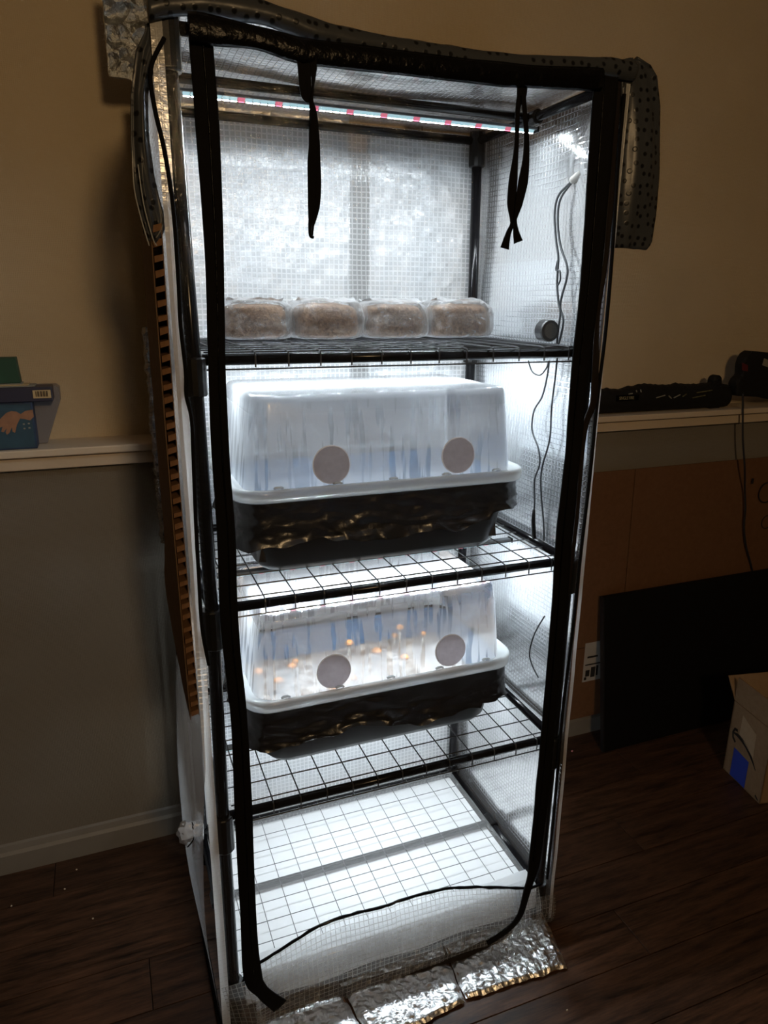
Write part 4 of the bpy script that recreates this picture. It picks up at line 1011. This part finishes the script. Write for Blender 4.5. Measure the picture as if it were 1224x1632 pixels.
# ------------------------------------------------------------------ right background
t = thing('flattened_carton', (1.5, 0.56, 0.08), 'large flattened brown cardboard leaning on the lower wall right of the rack', 'cardboard')
yA, yB = 0.545, 0.576
def cardz(x0, x1, z0, z1, name, dy=0.0, m_='card_dark'):
    f = lambda z: yA + (yB-yA)*z/0.9
    MB().add([(x0, f(z0)-dy, z0), (x1, f(z0)-dy, z0), (x1, f(z1)-dy, z1), (x0, f(z1)-dy, z1), (x0, f(z0)-dy+0.005, z0), (x1, f(z0)-dy+0.005, z0), (x1, f(z1)-dy+0.005, z1), (x0, f(z1)-dy+0.005, z1)],
             [(0,1,2,3), (7,6,5,4), (0,4,5,1), (1,5,6,2), (2,6,7,3), (3,7,4,0)]).build(name, M[m_], t)
cardz(0.95, 1.335, 0.330, 0.885, 'left_panel')
cardz(1.338, 2.2, 0.330, 0.885, 'right_panel')
cardz(0.95, 1.335, 0.082, 0.3265, 'lower_flap')
cardz(1.338, 2.2, 0.082, 0.3265, 'lower_flap')
lf = lambda z: yA + (yB-yA)*z/0.9 - 0.0008
x0l = [(1.1984, 0.5500, 0.2084), (1.2007, 0.5500, 0.3417)]; 
MB().add([(x0l[0][0], lf(x0l[0][2]), x0l[0][2]), (x0l[0][0]+0.10, lf(x0l[0][2]), x0l[0][2]), (x0l[1][0]+0.115, lf(x0l[1][2]), x0l[1][2]), (x0l[1][0], lf(x0l[1][2]), x0l[1][2])], [(0,1,2,3)]).build('shipping_label', M['paper'], t)
za, zb2 = x0l[0][2], x0l[1][2]
xq = x0l[0][0]
for k, (fx0, fx1, f0, f1) in enumerate(((0.006,0.09,0.43,0.455),(0.010,0.024,0.14,0.30),(0.03,0.045,0.10,0.36),(0.050,0.056,0.12,0.38),(0.012,0.05,0.62,0.66),(0.006,0.014,0.05,0.12))):
    MB().box(xq+fx0, xq+fx1, lf(za)-0.0012, lf(za)+0.0006, za+(zb2-za)*f0, za+(zb2-za)*f1).build('label_print', M['ink'], t)
pm = [(1.8175, 0.5660, 0.8169), (1.8804, 0.5660, 0.7671), (1.9032, 0.5660, 0.6628)]
def ring3(c, r, w, n=26): return MB().loft([[(c[0]+q*math.cos(2*math.pi*k/n), yy, c[2]+q*math.sin(2*math.pi*k/n)) for k in range(n)] for q, yy in ((r, 0.5665), (r, 0.5655), (r-w, 0.5655), (r-w, 0.5665))], True)
ring3(pm[1], 0.036, 0.004).build('printed_symbol', M['ink'], t)
ring3(pm[2], 0.024, 0.003).build('printed_symbol', M['ink'], t)
MB().box(pm[0][0]-0.012, pm[0][0]-0.004, 0.5655, 0.5665, pm[0][2]-0.014, pm[0][2]+0.004).build('printed_symbol', M['ink'], t)

t = thing('dark_panel', (1.6, 0.5, 0), 'large flat matte black panel leaning on the wall to the right of the rack', 'panel')
a0 = Vector((1.240, 0.462, 0.0)); a1 = Vector((1.236, 0.535, 0.500)); dx = Vector((0.95, 0.0, 0))
MB().prism([a0, a0+dx, a1+dx+Vector((0, 0, 0.0)), a1], (0.0, 0.016, 0.0)).build('board', M['panel_black'], t, bevel=0.002)
MB().prism([a0+Vector((-0.004, 0.001, 0)), a0+Vector((0, 0.001, 0)), a1+Vector((0, 0.001, 0)), a1+Vector((-0.004, 0.001, 0))], (0.0, 0.014, 0.0)).build('edge_strip', simple('panel_edge', (0.012,0.013,0.015), 0.4), t)

t = thing('shipping_carton', (1.60, 0.19, 0), 'small brown shipping box with curved black arrow and blue tape at the right photo edge', 'box')
A = Vector((1.529, 0.268, 0)); B = Vector((1.498, 0.107, 0)); nrm = Vector((0.161, -0.031, 0)).normalized(); wd = 0.24
zh = 0.236
up = Vector((0, 0, 1)); e = (B-A)
def wallp(p, q, z0, z1, th, name, mat='card_box', out=Vector((0,0,0))):
    d = (q-p).normalized(); n_ = Vector((-d.y, d.x, 0))
    MB().prism([p+up*z0, q+up*z0, q+up*z1+out, p+up*z1+out], n_*th).build(name, M[mat], t)
C_ = B + nrm*wd; D_ = A + nrm*wd
wallp(A, B, 0.001, zh, 0.004, 'side'); wallp(B, C_, 0.001, zh, 0.004, 'side'); wallp(C_, D_, 0.001, zh, 0.004, 'side'); wallp(D_, A, 0.001, zh, 0.004, 'side')
MB().prism([A+up*0.001, B+up*0.001, C_+up*0.001, D_+up*0.001], up*0.003).build('bottom', M['card_box'], t)
wallp(A, B, zh+0.002, 0.312, 0.003, 'flap', out=Vector((0.002, 0.0, 0)))
wallp(D_, A, zh+0.002, 0.300, 0.003, 'flap', out=Vector((0, 0.035, 0)))
# marks printed on the left face: u runs from A (0) to B (1)
side_n = Vector((-nrm.x, -nrm.y, 0))
def onface(u, z, d=0.0006): return A + e*u + up*z + side_n*d
def decal(poly, name, mat):
    MB().prism([onface(u, z, 0.0004) for u, z in poly], side_n*0.0006).build(name, M[mat], t)
decal([(0.28, 0.215), (0.66, 0.190), (0.68, 0.115), (0.27, 0.150)], 'address_label', 'card_pale')
decal([(0.20, 0.098), (0.60, 0.092), (0.60, 0.004), (0.20, 0.004)], 'blue_tape', 'tape_blue')
arc = [(0.12, 0.140), (0.22, 0.142), (0.34, 0.140), (0.46, 0.133), (0.58, 0.120), (0.70, 0.102), (0.78, 0.086)]
wds = [0.002, 0.005, 0.0065, 0.0068, 0.006, 0.004, 0.0015]
decal([(u, z+w) for (u, z), w in zip(arc, wds)] + [(u, z-w) for (u, z), w in list(zip(arc, wds))[::-1]], 'curved_arrow', 'ink')
decal([(0.21, 0.160), (0.13, 0.158), (0.085, 0.140), (0.11, 0.122), (0.19, 0.112), (0.21, 0.118), (0.14, 0.128), (0.125, 0.140), (0.15, 0.150), (0.22, 0.152)], 'arrow_head', 'ink')
decal([(0.88, 0.018), (0.95, 0.010), (0.955, 0.005), (0.87, 0.012)], 'printed_mark', 'ink')

# crumbs
cr = [(1.1470, 0.5019, 0.0020), (-0.4390, 0.4596, 0.0020), (-0.2622, 0.3551, 0.0020), (-0.3254, 0.4699, 0.0020), (-0.3002, 0.5254, 0.0020), (0.6225, -0.2158, 0.0020)]
for i, p in enumerate(cr):
    o = blob((p[0], p[1], 0.0022), 0.0035 if i == 0 else 0.0022, 0.0030 if i == 0 else 0.0016, 0.002, 8, 6, 0.5).build('floor_crumb', M['pink'] if i == 0 else M['crumb'], None)
    if i == 0: props(o, 'tiny pink crumb on the dark floor right of the rack', 'crumb')
    else: props(o, ['', 'pale crumb on the dark floor nearest the left photo edge', 'pale splinter on the floor, nearest the rack of the left crumbs', 'pale crumb on the floor, second closest to the left baseboard', 'pale crumb on the floor, closest to the left baseboard', 'pale crumb on the floor beside the right foil-wrapped board'][i], 'crumb', 'pale crumbs on the floor')
